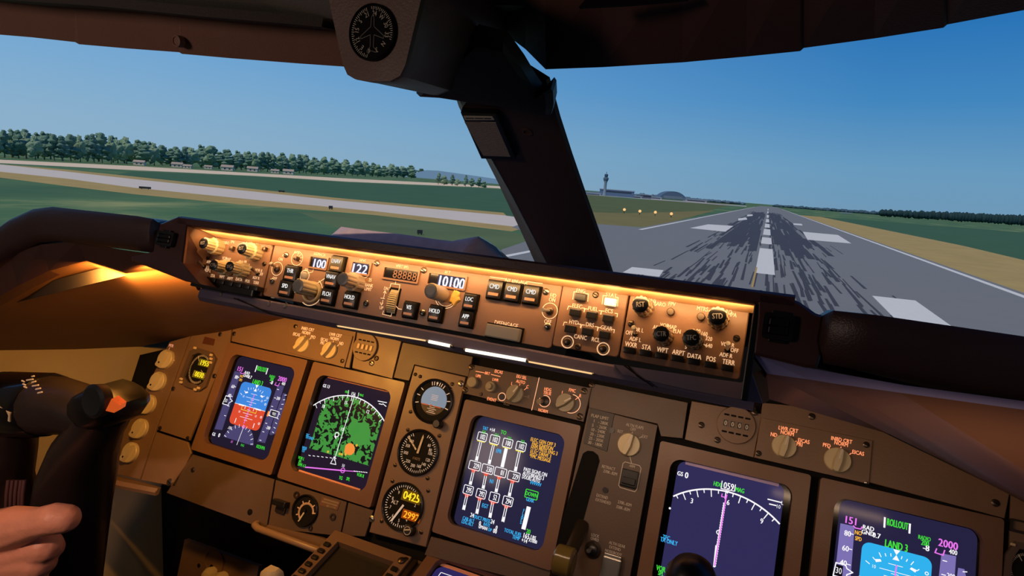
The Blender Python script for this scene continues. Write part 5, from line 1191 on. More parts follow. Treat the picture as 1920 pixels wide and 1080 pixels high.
# control display unit
t = Thing('control_display_unit', 'keypad unit with a dark recessed screen and line keys at the bottom centre', 'keypad unit', FQ, *FQ.uv(650, 1060))
c0 = FQ.uv(632, 995); c1 = FQ.uv(779, 1037)
u0, u1, v1 = -.305, -.150, c0[1]+.0
v0 = v1-.25
t.b().frame([(u0, v1), (u0, v0), (u1, v0), (u1, v1)], [(u0+.021, v1-.020), (u0+.021, v1-.118), (u1-.021, v1-.118), (u1-.021, v1-.020)], -.03, 0, -.012).out('housing', BROWN, t.o)
t.b().box(u0+.02, u1-.02, v1-.119, v1-.019, -.013, -.011).out('screen', mat('dark_keypad_screen', rgb(44, 40, 34), .3), t.o)
t.b().box(u0+.002, u1-.002, v0+.001, v1-.120, -.008, .0012, .001).out('keyboard_plate', BROWN3, t.o)
for s_ in (0, 1):
    for k in range(6):
        x = u0+.0105 if s_ == 0 else u1-.0105; y = v1-.034-k*.0152
        b = t.b(); b.box(x-.0055, x+.0055, y-.0038, y+.0038, 0, .0045, .0012); b.out('line_key', BLACK, t.o, 40)
for k in range(3): screw(t, FQ, None, 0, .004, DKMET, uv=(u1-.006, v1-.008-k*.0)) if k == 0 else None
t.b().box(u1+.0, u1+.011, v0, v1+.002, -.02, -.004, .001).out('side_rail', DKMET, t.o)
u_, v_ = u1-.003, v1-.016
t.b().lathe(u1-.010, v1-.014, [(.006, 0), (.006, .003), (.003, .005)], 16).out('latch', DKMET, t.o, 40)
# pedestal body and lower display
B().box(-.33, .29, -.75, -.06, .05, .60).out('trim_14', MATTE, kind='structure')
b = B(FQ); b.prism([(-.150, .028), (.10, .028), (.10, -.35), (-.150, -.35)], -.08, -.0135); b.out('trim_11', BROWN3, kind='structure')
yv = FQ.uv(832, 1049)[1]+.0205
D = Disp('lower centre display of which only the top edge shows at the frame bottom', US['E'], yv, (44, 38, 92), None, FQ, ras=(US['E']+.022, US['E']+.187, yv-.20, yv-.0285))
D.t.b().box(US['E']+.024, US['E']+.184, yv-.0285, yv-.0212, SC, SC+.0008).out('painted_edge_glow', mat('pink_glow_paint', rgb(226, 160, 140), .5), D.t.o)  # bright reflection on the bezel's inner edge, painted pink
b = D.B(); w = D.lay(); p = FQ.uv(838, 1079, SC+.001); q = (p[0]-D.tl[0], p[1]-D.tl[1]); b.line(rrect(q[0]-.012, q[0]+.012, q[1]-.012, q[1]+.002, .001, 1), .0012, w, closed=True); D.put(b, 'white_symbols', WHT)
b = B(FQ); f0 = [FP.uv(x, y) for x, y in ((806, 1008), (1034, 1070))]
p0, p1 = FP.P(f0[0][0], f0[0][1], -.002), FP.P(f0[1][0], f0[1][1], -.002); q0, q1 = FQ.P(US['E']-.008, yv-.001, .003), FQ.P(US['E']+.216, yv-.001, .003)
B().loft([[tuple(p0), tuple(p1), tuple(p1+Vector((0, .02, -.02))), tuple(p0+Vector((0, .02, -.02)))], [tuple(q0), tuple(q1), tuple(q1-Vector((0, 0, .03))), tuple(q0-Vector((0, 0, .03)))]]).out('trim_12', BROWN3, kind='structure')
# white lever tip and the rudder knob between the pedals
p = aty(510, 1078, -.24); t = Thing('lever_tip', 'cream rounded lever tip at the bottom edge left of the keypad unit', 'lever', WORLD, *p)
t.b().loft([[(p.x+a*s_, p.y+c*s_, z_) for a, c in ((-.02, -.012), (-.008, -.02), (.012, -.018), (.022, -.006), (.02, .012), (-.016, .012))] for z_, s_ in ((p.z-.07, 1.0), (p.z-.02, .95), (p.z+.006, .72), (p.z+.012, .45))]).out('tip', mat('cream_lever', rgb(205, 190, 160), .4), t.o, 40)
RP = Fr((0, -.02, .66), (1, 0, 0), (0, math.sin(rad(10)), math.cos(rad(10))))
t = Thing('pedal_adjust_panel', 'dim brown panel with a cream adjuster knob in the dark footwell', 'panel', RP, *RP.uv(410, 1060))
t.b().prism([RP.uv(x, y) for x, y in ((346, 1012), (485, 1062), (470, 1150), (318, 1150))], -.01, 0).out('plate', BROWN, t.o)
u, v = RP.uv(400, 1052); t.b().ring(u, v, .022, .030, 0, .002, 30).out('round_cover', BROWN, t.o)
u, v = RP.uv(396, 1086, .02); b = t.b()
for s_ in (-1, 1): b.lathe(u+s_*.016, v, [(.014, 0), (.016, .012), (.011, .022), (.004, .025)], 16)
b.out('adjuster_knob', KNOB, t.o, 40)
for px in ((373, 1060), (397, 1062)): screw(t, RP, px, 0, .004, MATTE)
# bolts on the cream side wall
for k, (px, X) in enumerate((((198, 849), -1.03), ((238, 763), -1.01))):
    p = atx(*px, X); t = Thing('wall_bolt', ['bright round bolt on the cream side wall right of the yoke', 'small dark bolt on the cream side wall beside the amber yoke light'][k], 'bolt', WORLD, *p)
    t.b().lathe(p[0], p[1], [(.006, p[2]-.002), (.008, p[2]+.004), (.003, p[2]+.009)], 14).out('head', CHROME if k == 0 else MATTE, t.o, 40)

# ------------------------------------------------------------------ control yokes
YY = -.37
def yp(x, y, dY=0.0): return aty(x, y, YY+dY)
c = yp(150, 850)
t = Thing('control_yoke', 'dark control yoke on the left with white scale marks and an amber switch light', 'yoke', WORLD, *c)
b = t.b(); b.tube([tuple(yp(x, y, d)) for x, y, d in ((-120, 772, .0), (-40, 763, .0), (30, 757, .0), (100, 760, .0), (150, 768, .0), (190, 790, .0))], [(.050, .05), (.050, .05), (.049, .045), (.047, .043), (.040, .036), (.030, .03)], 18)
b.out('hub_arm', YOKE, t.o, 60)
b = t.b(); b.tube([tuple(yp(x, y)) for x, y in ((12, 758), (20, 757), (84, 759), (92, 759.5))], [(.049, .048), (.053, .05), (.0515, .048), (.048, .046)], 22)
bo = b.out('scale_band', mat('gloss_black', rgb(14, 13, 13), .16, coat=.5), t.o, 40)
b = t.b(); b.tube([tuple(yp(x, y)) for x, y in ((-2, 758), (4, 758), (10, 758), (15, 758))], [(.050, .047), (.0545, .051), (.0545, .051), (.050, .047)], 22); b.out('band_ring', BLACK, t.o, 40)
# scale marks laid on the band
b = t.b(); FY = Fr(yp(55, 722, -.036), (1, 0, 0), Vector((0, .75, 1)))
for s_, px, px2 in (('0', (71, 737), (79, 735)), ('', (67, 730), (76, 728)), ('2', (61, 724), (72, 722)), ('', (60, 717), (67, 715)), ('', (50, 713), (62, 711)), ('', (60, 706), (64, 705))):
    a, d = FY.uv(*px, .0), FY.uv(*px2, .0); k = 0
    p, q = FY.P(*a), FY.P(*d); b.tube([tuple(p), tuple(q)], .0012, 6)
for x, y in ((43, 716), (45, 722), (47, 727)): p, q = FY.P(*FY.uv(x-2, y-2)), FY.P(*FY.uv(x+3, y)); b.tube([tuple(p), tuple(q)], .0011, 6)
b.out('scale_marks', WHITEP, bo)
# right grip: a broad column with its switch head
b = t.b(); col = ((196, 772, 0), (182, 800, 0), (160, 840, .01), (146, 890, .015), (135, 950, .02), (128, 1020, .03), (120, 1110, .04), (112, 1220, .05))
b.tube([tuple(yp(*p)) for p in col], [(.036, .03), (.036, .032), (.047, .034), (.055, .036), (.056, .036), (.056, .036), (.056, .036), (.056, .036)], 18)
b.out('grip_column', YOKE, t.o, 60)
b = t.b(); hd = [yp(x, y, -.012) for x, y in ((170, 728), (190, 721), (214, 735), (234, 755), (235, 772), (224, 790), (206, 800), (178, 792), (158, 768), (158, 745))]
hc = sum(hd, Vector())/len(hd)
b.loft([[tuple(hc+(p-hc)*s_+Vector((0, dy, 0))) for p in hd] for s_, dy in ((.55, -.034), (.82, -.028), (1.0, -.008), (1.0, .03), (.7, .045))]); ho = b.out('switch_head', BLACK, t.o, 50)
FH = Fr(yp(178, 752, -.049), (1, 0, 0), (0, .15, 1))
b = B(FH, 0, 0, 0); b.lathe(0, 0, [(.021, -.01), (.022, .002), (.018, .005), (.005, .004)], 30); o = b.out('trim_pad', mat('dark_grey_rubber', rgb(44, 44, 45), .55), ho, 40)
o.matrix_parent_inverse = t.o.matrix_world.inverted(); o.matrix_world = FH.mat()
def stick(o, fr):
    o.matrix_parent_inverse = Matrix.Identity(4); o.matrix_basis = Matrix.Translation(-Vector(c)) @ fr.mat()
stick(o, FH)
FA = Fr(yp(212, 762, -.046), Vector((1, .5, -.35)), Vector((.3, .25, 1)))
b = B(FA); pts = [FA.uv(x, y) for x, y in ((200, 769), (211, 747), (226, 759), (224, 768), (216, 773))]
b.prism(pts, -.014, .0035, .001); o = b.out('switch_light', mat('amber_lens', rgb(190, 74, 24), .3, emit=rgb(205, 84, 32), es=.8, noise=.5, nscale=140), ho, label='lit amber switch lens'); stick(o, FA)
# left strut behind the hand
b = t.b(); b.tube([tuple(yp(*p)) for p in ((15, 790, 0), (20, 840, .005), (8, 890, .01), (4, 940, .01), (10, 1040, .02), (10, 1160, .03))], [(.040, .03), (.036, .03), (.042, .03), (.050, .03), (.05, .03), (.05, .03)], 16); b.out('grip_strut', YOKE, t.o, 60)
b = t.b()
for x in (16, 24, 32, 40, 46): b.tube([tuple(yp(x, 900, -.036)), tuple(yp(x-3, 925, -.040)), tuple(yp(x-4, 952, -.042))], .0028, 8)
b.out('thumb_switch', mat('plum_rubber', rgb(84, 52, 50), .5), t.o, 50)
b = t.b(); p = yp(6, 775, -.05); b.loft([[(p.x-.012, p.y, p.z-.006), (p.x+.014, p.y, p.z-.010), (p.x+.016, p.y, p.z+.004), (p.x-.012, p.y, p.z+.010)], [(p.x-.012, p.y+.02, p.z-.006), (p.x+.014, p.y+.02, p.z-.010), (p.x+.016, p.y+.02, p.z+.004), (p.x-.012, p.y+.02, p.z+.010)]]); b.out('cream_tab', KNOB, t.o)
# right yoke: top of its near grip
p = aty(1298, 1076, -.50)
t = Thing('control_yoke', 'rounded black yoke grip top in front of the right screens at the frame bottom', 'yoke', WORLD, *p)
b = t.b(); b.tube([(p.x+.02, p.y+.05, p.z-.20), (p.x+.006, p.y+.02, p.z-.09), (p.x, p.y, p.z-.03), (p.x, p.y-.002, p.z), (p.x+.0, p.y-.004, p.z+.008), (p.x, p.y-.004, p.z+.012)], [(.018, .018), (.018, .018), (.0185, .018), (.0175, .017), (.013, .013), (.006, .006)], 20); b.out('grip', BLACK, t.o, 60)
b = t.b(); b.tube([(p.x-.003, p.y-.018, p.z-.030), (p.x-.003, p.y-.018, p.z-.006), (p.x-.003, p.y-.016, p.z+.003)], [.012, .012, .008], 18); b.out('switch_cap', mat('dark_grey_rubber', rgb(44, 44, 45)), t.o, 60)

# ------------------------------------------------------------------ the pilot's hand on the yoke
def hand():
    HY = -.435
    q = lambda x, y, d=0.0: aty(x, y, HY+d)
    vs_, es_, rs = [], [], []
    def add(p, r): vs_.append(p); rs.append(r); return len(vs_)-1
    w0 = add(q(-230, 1200, -.03), (.042, .036)); w1 = add(q(-120, 1125, -.03), (.038, .032)); es_.append((w0, w1))
    pc = add(q(-30, 1050, -.012), (.046, .030)); es_.append((w1, pc))
    for kx, ky, kd, kr, chain in (
        (84, 1024, .0, .0225, ((96, 1026, .030, .0180), (82, 1014, .062, .0145), (46, 1004, .070, .0125), (22, 1002, .060, .011))),
        (70, 1052, -.003, .0235, ((82, 1054, .030, .0182), (70, 1042, .064, .0148), (36, 1032, .072, .0125), (12, 1030, .062, .011))),
        (54, 1080, -.003, .0230, ((66, 1084, .028, .0172), (58, 1072, .060, .0138), (24, 1062, .068, .012), (2, 1060, .058, .010))),
        (36, 1106, .0, .0205, ((46, 1112, .024, .0150), (40, 1102, .052, .0120), (10, 1092, .060, .0105), (-8, 1090, .050, .009)))):
        k = add(q(kx, ky, kd), (kr, kr)); m_ = add((q(kx, ky, kd)*.55+q(-30, 1050, -.012)*.45), (.031, .030)); es_ += [(pc, m_), (m_, k)]
        prev = k
        for x, y, d, r in chain:
            n = add(q(x, y, d), (r, r)); es_.append((prev, n)); prev = n
    prev = pc
    for x, y, d, r in ((-22, 1004, -.012, .0350), (28, 988, -.018, .0290), (72, 979, -.020, .0200), (104, 972, -.018, .0205), (122, 972, -.012, .0190)):
        n = add(q(x, y, d), (r, r)); es_.append((prev, n)); prev = n
    o0 = q(20, 1030)
    # a tapered capsule along every bone, fused into one skin
    b = B(WORLD, *o0)
    for a_, c_ in es_:
        p, r = vs_[a_], vs_[c_]; ra_, rc2 = (sum(rs[a_])/2 if isinstance(rs[a_], tuple) else rs[a_]), (sum(rs[c_])/2 if isinstance(rs[c_], tuple) else rs[c_])
        n = max(3, int((r-p).length/.006))
        for k_ in range(n+1): b.ball(tuple(p.lerp(r, k_/n)), ra_+(rc2-ra_)*k_/n, 2)
    me = bpy.data.meshes.new('person'); b.bm.to_mesh(me); b.bm.free()
    o = bpy.data.objects.new('person', me); link(o); o.location = o0
    rm = o.modifiers.new('fuse', 'REMESH'); rm.mode = 'VOXEL'; rm.voxel_size = .0022; rm.use_smooth_shade = True
    sm = o.modifiers.new('soft', 'SMOOTH'); sm.factor = .5; sm.iterations = 8
    sk = mat('skin', rgb(226, 156, 128), .5, noise=.12, nscale=55, bump=.7, bscale=160); me.materials.append(sk)
    sk.node_tree.nodes['Principled BSDF'].inputs['Subsurface Weight'].default_value = .08
    sk.node_tree.nodes['Principled BSDF'].inputs['Subsurface Radius'].default_value = (.008, .003, .002)
    o['label'] = 'bare left hand of a person gripping the dark yoke, thumb pointing right'; o['category'] = 'person'
    # keep only the outer skin of the fused shape, as one plain mesh
    dg = bpy.context.evaluated_depsgraph_get(); ev = bpy.data.meshes.new_from_object(o.evaluated_get(dg))
    bm = bmesh.new(); bm.from_mesh(ev); left = set(bm.verts); best = []
    while left:
        st = [left.pop()]; isl = list(st)
        while st:
            for e in st.pop().link_edges:
                for v in e.verts:
                    if v in left: left.remove(v); st.append(v); isl.append(v)
        if len(isl) > len(best): best = isl
    best = set(best); bmesh.ops.delete(bm, geom=[v for v in bm.verts if v not in best], context='VERTS')
    for f in bm.faces: f.smooth = True
    bm.to_mesh(ev); bm.free(); o.modifiers.clear(); o.data = ev
    if not ev.materials: ev.materials.append(sk)
    return o
hand()

# ------------------------------------------------------------------ crumpled clear plastic on the glareshield top
top_o = [(632, 432), (640, 425), (660, 428), (700, 433), (760, 440), (820, 449), (848, 452), (868, 448), (884, 445), (897, 443), (906, 450), (918, 462), (936, 478)]
b = B(); rows = []
for i, (x, y) in enumerate(top_o):
    p = aty(x, y, -.16); h = max(.012, p.z-1.245)
    g = random.uniform(-.004, .004)
    rows.append([(p.x-.01, p.y-.05, p.z-h-.012), (p.x-.004, p.y-.022+g, p.z-h*.45), (p.x, p.y-.006, p.z-.003), (p.x, p.y, p.z), (p.x+.004, p.y+.012, p.z-.004+g), (p.x+.01, p.y+.05, p.z-h*.7), (p.x+.01, p.y+.075, p.z-h-.02)])
b.loft(rows, True); 
o = b.out('plastic_sheet', mat('crumpled_plastic', rgb(196, 164, 156), .22, coat=.4, noise=.25, nscale=60, bump=.8, bscale=70), None, 30, label='crumpled shiny brownish plastic sheet lying on the glareshield top', cat='plastic sheet')

# ------------------------------------------------------------------ lamps in the cabin
lamp('left_flood', 'AREA', (-.50, -.345, 1.195), AMBER, 2.0, (-.56, .06, .93), shape='RECTANGLE', size=.16, size_y=.012)
lamp('left_side_spot', 'SPOT', (-.452, -.352, 1.214), AMBER, .85, (-.62, .0, 1.05), spot_size=rad(125), spot_blend=.8, shadow_soft_size=.006)
lamp('centre_flood', 'AREA', (.12, -.325, 1.178), SOFT, .50, (.12, .05, .90), shape='RECTANGLE', size=.36, size_y=.01)
lamp('right_flood', 'AREA', (.50, -.40, 1.15), SOFT, .15, (.50, .05, .98), shape='RECTANGLE', size=.2, size_y=.01)
# ------------------------------------------------------------------ airfield outside
ZG = CAM.z-8.6
def G(x, y): p = atz(x, y, ZG); return (p.x, p.y)
grass = mat('grass_field', rgb(62, 96, 60), .95, spec=.1)
nt = grass.node_tree; tcg = nt.nodes.new('ShaderNodeTexCoord'); pb = nt.nodes['Principled BSDF']
n1 = nt.nodes.new('ShaderNodeTexNoise'); n1.inputs['Scale'].default_value = .035; n1.inputs['Detail'].default_value = 9; n1.inputs['Roughness'].default_value = .62
mp = nt.nodes.new('ShaderNodeMapping'); mp.inputs['Scale'].default_value = (1, .55, 1); mp.inputs['Rotation'].default_value = (0, 0, rad(-40))
nt.links.new(tcg.outputs['Object'], mp.inputs[0]); nt.links.new(mp.outputs[0], n1.inputs['Vector'])
rp = nt.nodes.new('ShaderNodeValToRGB'); e = rp.color_ramp.elements
e[0].position = .36; e[0].color = rgb(70, 106, 78); e[1].position = .68; e[1].color = rgb(150, 160, 108)
k_ = e.new(.54); k_.color = rgb(86, 122, 84)
nt.links.new(n1.outputs['Fac'], rp.inputs[0]); nt.links.new(rp.outputs[0], pb.inputs['Base Color'])
dry = mat('dry_grass', rgb(176, 156, 100), .95, spec=.1, noise=.22, nscale=.12)
dgr = mat('dark_grass', rgb(68, 104, 76), .95, spec=.1, noise=.18, nscale=.05)
asph = mat('runway_asphalt', rgb(128, 132, 132), .85, spec=.2, noise=.07, nscale=.35)
taxi = mat('taxiway_concrete', rgb(214, 206, 194), .85, spec=.2, noise=.05, nscale=.2)
sand = mat('pale_gravel', rgb(232, 212, 182), .9, spec=.1, noise=.06, nscale=.05)
paint = mat('runway_paint', rgb(226, 228, 222), .7, spec=.2, noise=.05, nscale=1.5)
rubber = mat('tyre_rubber', rgb(66, 66, 70), .8, noise=.2, nscale=.6)
B().box(-9000, 9000, -400, 26000, ZG-1, ZG).out('ground', grass, kind='structure')
def strip(name, pts, z, material, kind='structure', **k):
    b = B(WORLD, pts[0][0], pts[0][1], ZG); b.prism(list(pts), ZG-.02, ZG+z); return b.out(name, material, kind=kind, **k)
def pxs(*p): return [G(*q) for q in p]
# fields and roads on the left
strip('ground_dark_field', pxs((250, 321), (480, 331), (657, 342), (917, 354), (1040, 360), (1050, 410), (944, 404), (630, 376), (480, 360), (330, 346), (200, 331)), .01, dgr)
strip('ground_dry_verge', pxs((-60, 304), (0, 308), (125, 318), (250, 331), (480, 355), (630, 371), (944, 399), (975, 430), (960, 434), (700, 403), (480, 386), (250, 364), (125, 349), (0, 333), (-60, 326)), .02, dry)
strip('ground_taxiway', pxs((-80, 302), (0, 308.5), (125, 322), (250, 336), (480, 360), (630, 376), (944, 404), (1000, 412), (1010, 432), (955, 424), (700, 396), (480, 375), (250, 352), (125, 335), (0, 322), (-80, 313)), .05, taxi)
strip('ground_gravel_road', pxs((-80, 293), (0, 299.5), (250, 311.5), (480, 325), (657, 335), (917, 348), (1000, 353), (1000, 357.5), (917, 352), (657, 341), (480, 330), (250, 319), (0, 306), (-80, 301)), .05, sand)
strip('ground_olive_patch', pxs((560, 398), (700, 404), (960, 436), (1010, 447), (940, 470), (800, 452), (640, 430)), .012, mat('olive_meadow', rgb(96, 116, 80), .95, spec=.1, noise=.3, nscale=.06))
# runway with its shoulders, paint and rubber
RX0, RX1 = -29.5, 31.5
strip('ground_runway', [(RX0, 20), (RX1, 20), (RX1, 2600), (RX0, 2600)], .06, asph)
strip('ground_apron', pxs((1090, 418), (1222, 428), (1000, 520), (880, 520), (942, 468), (1010, 445), (960, 426), (1000, 412)), .055, asph)
strip('ground_right_verge', [(RX1, 40), (RX1+17, 45), (RX1+24, 90), (RX1+30, 240), (RX1+20, 700), (RX1, 700)], .03, dry)
strip('ground_right_field', [(RX1+18, 60), (RX1+130, 60), (RX1+560, 600), (RX1+400, 900), (RX1+20, 700), (RX1+26, 240)], .02, dgr)
strip('ground_left_field', pxs((1060, 360), (1180, 374), (1330, 378), (1380, 382), (1290, 405), (1222, 423), (1080, 414)), .02, mat('mixed_grass', rgb(96, 108, 68), .95, spec=.1, noise=.25, nscale=.03))
strip('ground_left_verge', pxs((1040, 396), (1180, 400), (1340, 395), (1222, 426), (1060, 418)), .03, mat('olive_grass', rgb(128, 122, 76), .95, spec=.1, noise=.2, nscale=.05))
RW = Thing('runway_markings', 'white painted runway markings on the grey asphalt ahead', 'road marking', WORLD, 0, 60, ZG)
def mark(name, pts, z=.09, m=paint):
    b = B(WORLD, 0, 60, ZG); b.prism(list(pts), ZG+.05, ZG+z); return b.out(name, m, RW.o)
def rc_(x0, x1, y0, y1): return [(x0, y0), (x1, y0), (x1, y1), (x0, y1)]
mark('edge_line', [(-28.2, 148), (-27.2, 148), (-27.2, 1500), (-28.2, 1500)]); mark('edge_line', rc_(29.4, 30.4, 60, 1500)); mark('edge_line', rc_(-28.2, -27.3, 45, 92))
for q in (((1294, 428), (1328, 421), (1375, 424), (1360, 435)), ((1168, 512), (1185, 502), (1244, 508), (1236, 520)), ((1635, 556), (1716, 565), (1786, 615), (1684, 606)), ((1505, 435), (1571, 441), (1596, 457), (1514, 450))): mark('aiming_block', pxs(*q))
for q in (((1384, 410), (1399, 408), (1401, 412), (1384, 414)), ((1401, 403), (1411, 402), (1411, 405), (1401, 406)), ((1487, 419), (1503, 420), (1505, 423), (1488, 422))): mark('touchdown_bar', pxs(*q))
for (y0, y1, hw) in ((467, 503+12, 1.15), (446, 467-9, 1.1), (430, 441, 1.0), (420, 427, .9), (411, 417, .8), (403, 408, .7), (396, 400, .6), (391, 394, .6)):
    a, c = G(1437, y0), G(1437, y1)
    xo = .8; mark('centre_dash', rc_(xo-hw+.3, xo+hw+.3, c[1], a[1]))
b = B(WORLD, 0, 60, ZG); 
for q in (((1417, 502), (1420, 502), (1412, 540), (1408, 540)),): b.prism(pxs(*q), ZG+.05, ZG+.095)
b.out('yellow_line', mat('yellow_paint', rgb(196, 160, 84), .7), RW.o)
b = B(WORLD, 0, 60, ZG); rnd = random.Random(3)
for k in range(330):
    f = rnd.random(); y = 44+ (f**1.5)*150
    side = rnd.choice((-1, 1)); x = side*(abs(rnd.gauss(5.2, 3.4))+.8)
    if rnd.random() < .12: x = rnd.uniform(-3, 3)
    L = rnd.uniform(5, 16)*(1+f); wd = rnd.uniform(.16, .42); dx = rnd.uniform(-.25, .25)
    b.poly([(x-wd/2, y), (x+wd/2, y), (x+wd*.35+dx, y+L), (x-wd*.35+dx, y+L)], ZG+.075+.004*rnd.random())
for k in range(420):
    y = rnd.uniform(110, 620); side = rnd.choice((-1, 1)); x = side*(abs(rnd.gauss(5.0, 3.0))+1.2); L = rnd.uniform(25, 110); wd = rnd.uniform(.5, 1.5)
    b.poly([(x-wd/2, y), (x+wd/2, y), (x+wd*.4, y+L), (x-wd*.4, y+L)], ZG+.075+.004*rnd.random())
o = b.out('rubber_streaks', rubber, RW.o); o['kind'] = 'stuff'
# trees along the far side of the road
def crown_mesh(name, seed, wide, tall):
    r_ = random.Random(seed); b = B()
    for k in range(14):
        f = k/13.; rr_ = wide*(.50-.38*abs(f-.35))*r_.uniform(.7, 1.15)
        b.ball((r_.uniform(-.42, .42)*wide*(1-f*.6), r_.uniform(-.42, .42)*wide*(1-f*.6), tall*(.14+.76*f)), max(rr_, wide*.16), 3, (1, 1, r_.uniform(.75, 1.05)))
    from mathutils import noise
    for v in b.bm.verts:
        n = noise.noise(v.co*.9+Vector((seed*7, 0, 0)))*.8+noise.noise(v.co*2.3)*.6+noise.noise(v.co*5.1)*.35
        d = Vector((v.co.x, v.co.y, (v.co.z-tall*.5)*.4)); v.co += d.normalized()*n
    me = bpy.data.meshes.new(name); b.bm.to_mesh(me); b.bm.free()
    return me
leafm = []
for k, c_ in enumerate(((116, 148, 128), (128, 158, 130), (104, 138, 126), (140, 168, 140), (112, 146, 126))):
    m_ = mat('foliage_%d' % k, rgb(*c_), 1.0, spec=.05, noise=.32, nscale=.55, bump=1.0, bscale=1.4); m_.node_tree.nodes['Bump'].inputs['Distance'].default_value = .6; leafm.append(m_)
barkm = mat('pale_bark', rgb(126, 124, 108), .9)
crowns = []
for k in range(6):
    me = crown_mesh('crown', k+1, (4.6, 5.4, 4.0, 6.0, 4.8, 5.0)[k], (15, 14, 17, 13, 16, 15)[k]); me.materials.append(leafm[k % 5])
    for p in me.polygons: p.use_smooth = True
    crowns.append(me)
b = B(); b.tube([(0, 0, -.5), (.1, 0, 4), (0, .1, 9)], [.42, .32, .18], 8); tr = b.out('trunk_source', barkm); trunk = tr.data; bpy.data.objects.remove(tr)
def tree(x, y, s, k, label, group, name='tree'):
    o = bpy.data.objects.new(name, None); C.objects.link(o); o.location = (x, y, ZG); o.scale = (s[0], s[0], s[1]); o.rotation_euler.z = (k*2.4) % 6.28
    o['label'] = label; o['category'] = 'tree'; o['group'] = group
    a = bpy.data.objects.new('crown', crowns[k % 6]); a.location.z = 1.0; link(a, o); a2 = bpy.data.objects.new('trunk', trunk); link(a2, o)
rt_ = random.Random(11)
base = [(-60, 292), (0, 296), (120, 303), (250, 309), (400, 317), (480, 322), (600, 328), (700, 332.5), (790, 336)]
def base_y(x):
    for (xa, ya), (xb, yb) in zip(base[:-1], base[1:]):
        if xa <= x <= xb: return ya+(yb-ya)*(x-xa)/(xb-xa)
    return base[-1][1]
def top_y(x): return 262+ (x-0)*.0
tops = [(-60, 262), (0, 250), (15, 240), (40, 246), (65, 247), (110, 254), (150, 256), (175, 250), (215, 256), (250, 262), (300, 272), (340, 277), (377, 272), (420, 282), (480, 287), (512, 288), (580, 293), (640, 300), (720, 309), (790, 315)]
def ty(x):
    for (xa, ya), (xb, yb) in zip(tops[:-1], tops[1:]):
        if xa <= x <= xb: return ya+(yb-ya)*(x-xa)/(xb-xa)
    return tops[-1][1]
FWx = FW
def dist(p): return (Vector(p)-CAM).dot(FW)
TL_ = 'bushy green tree in the front row of the wood across the gravel road'
x = -70.0; k = 0
while x < 782:
    gx, gy = G(x, base_y(x)-rt_.uniform(.4, 1.6)); d = dist((gx, gy, ZG)); hpx = base_y(x)-ty(x)+rt_.uniform(-7, 3); Hm = hpx*d/F_PX
    wpx = rt_.uniform(20, 31) if x < 420 else rt_.uniform(16, 24)
    Wm = wpx*d/F_PX
    kk = rt_.randrange(6); tree(gx, gy, (Wm/(2*(4.6, 5.4, 4.0, 6.0, 4.8, 5.0)[kk]*.80), Hm/((15, 14, 17, 13, 16, 15)[kk]*1.02+1)), kk, TL_, 'trees in the wood across the gravel road')
    x += wpx*.62; k += 1
x = -70.0
while x < 790:
    gx, gy = G(x, base_y(x)-rt_.uniform(2.2, 3.4)); d = dist((gx, gy, ZG)); hpx = base_y(x)-ty(x)+rt_.uniform(-4, 1); Hm = hpx*d/F_PX; wpx = rt_.uniform(24, 34) if x < 420 else rt_.uniform(18, 26); Wm = wpx*d/F_PX
    kk = rt_.randrange(6); tree(gx, gy, (Wm/(2*(4.6, 5.4, 4.0, 6.0, 4.8, 5.0)[kk]*.80), Hm/((15, 14, 17, 13, 16, 15)[kk]*1.02+1)), kk, 'green tree behind the front row of the wood', 'trees behind the front row of the wood')
    x += wpx*.8
for i, (x, yb, yt, w_) in enumerate(((822, 341, 318, 14), (833, 341, 321, 16), (848, 342, 322, 16), (858, 342, 326, 12), (873, 344, 322, 10), (884, 344, 326, 14), (898, 345, 325, 14), (908, 345, 330, 12))):
    ds = 900.; r_ = ray(x, yb); pt = CAM+r_*(ds/r_.dot(FW)); d = ds
    kk = i % 6; tree(pt.x, pt.y, (w_*d/F_PX/(2*5*.8), ((yb-yt)*d/F_PX+0)/17), kk, 'small dark tree in the clump just left of the centre post', 'trees in the clump left of the centre post')
# houses among the trees
HS = ((262, 310, 18), (333, 314, 18), (352, 316, 14), (391, 317, 13), (427, 320, 20), (474, 322, 18), (516, 325, 14), (541, 327, 18))
LB = ('leftmost small pale house at the edge of the wood', 'second small pale house from the left at the wood', 'tiny pale house just right of the second house', 'small house with a steep pale gable at the wood', 'wide white house in the middle of the wood edge', 'low white house right of the wide white house', 'tiny pale hut second from the right at the wood', 'long low pale house farthest right at the wood')
for (x, y, w_), lb_ in zip(HS, LB):
    gx, gy = G(x, y-.2); d = dist((gx, gy, ZG)); W_m = w_*d/F_PX*.5; h = W_m*.62
    t = Thing('house', lb_, 'house', WORLD, gx, gy, ZG, 'houses along the wood'); t.o.rotation_euler.z = rad(35)
    b = B(); b.box(-W_m, W_m, -W_m*.6, W_m*.6, 0, h); b.out('wall', mat('white_house_wall', rgb(214, 204, 188), .8), t.o)
    b = B(); b.loft([[(-W_m*1.1, -W_m*.7, h), (-W_m*1.1, 0, h*1.7), (-W_m*1.1, W_m*.7, h)], [(W_m*1.1, -W_m*.7, h), (W_m*1.1, 0, h*1.7), (W_m*1.1, W_m*.7, h)]]); b.out('roof', mat('pale_roof', rgb(172, 160, 148), .8), t.o)
    b = B()
    for s_ in (-.5, .3): b.box(W_m*s_, W_m*(s_+.28), -W_m*.6-.05, -W_m*.6+.02, h*.35, h*.75)
    b.out('window', mat('dark_pane', rgb(52, 60, 66), .3), t.o)
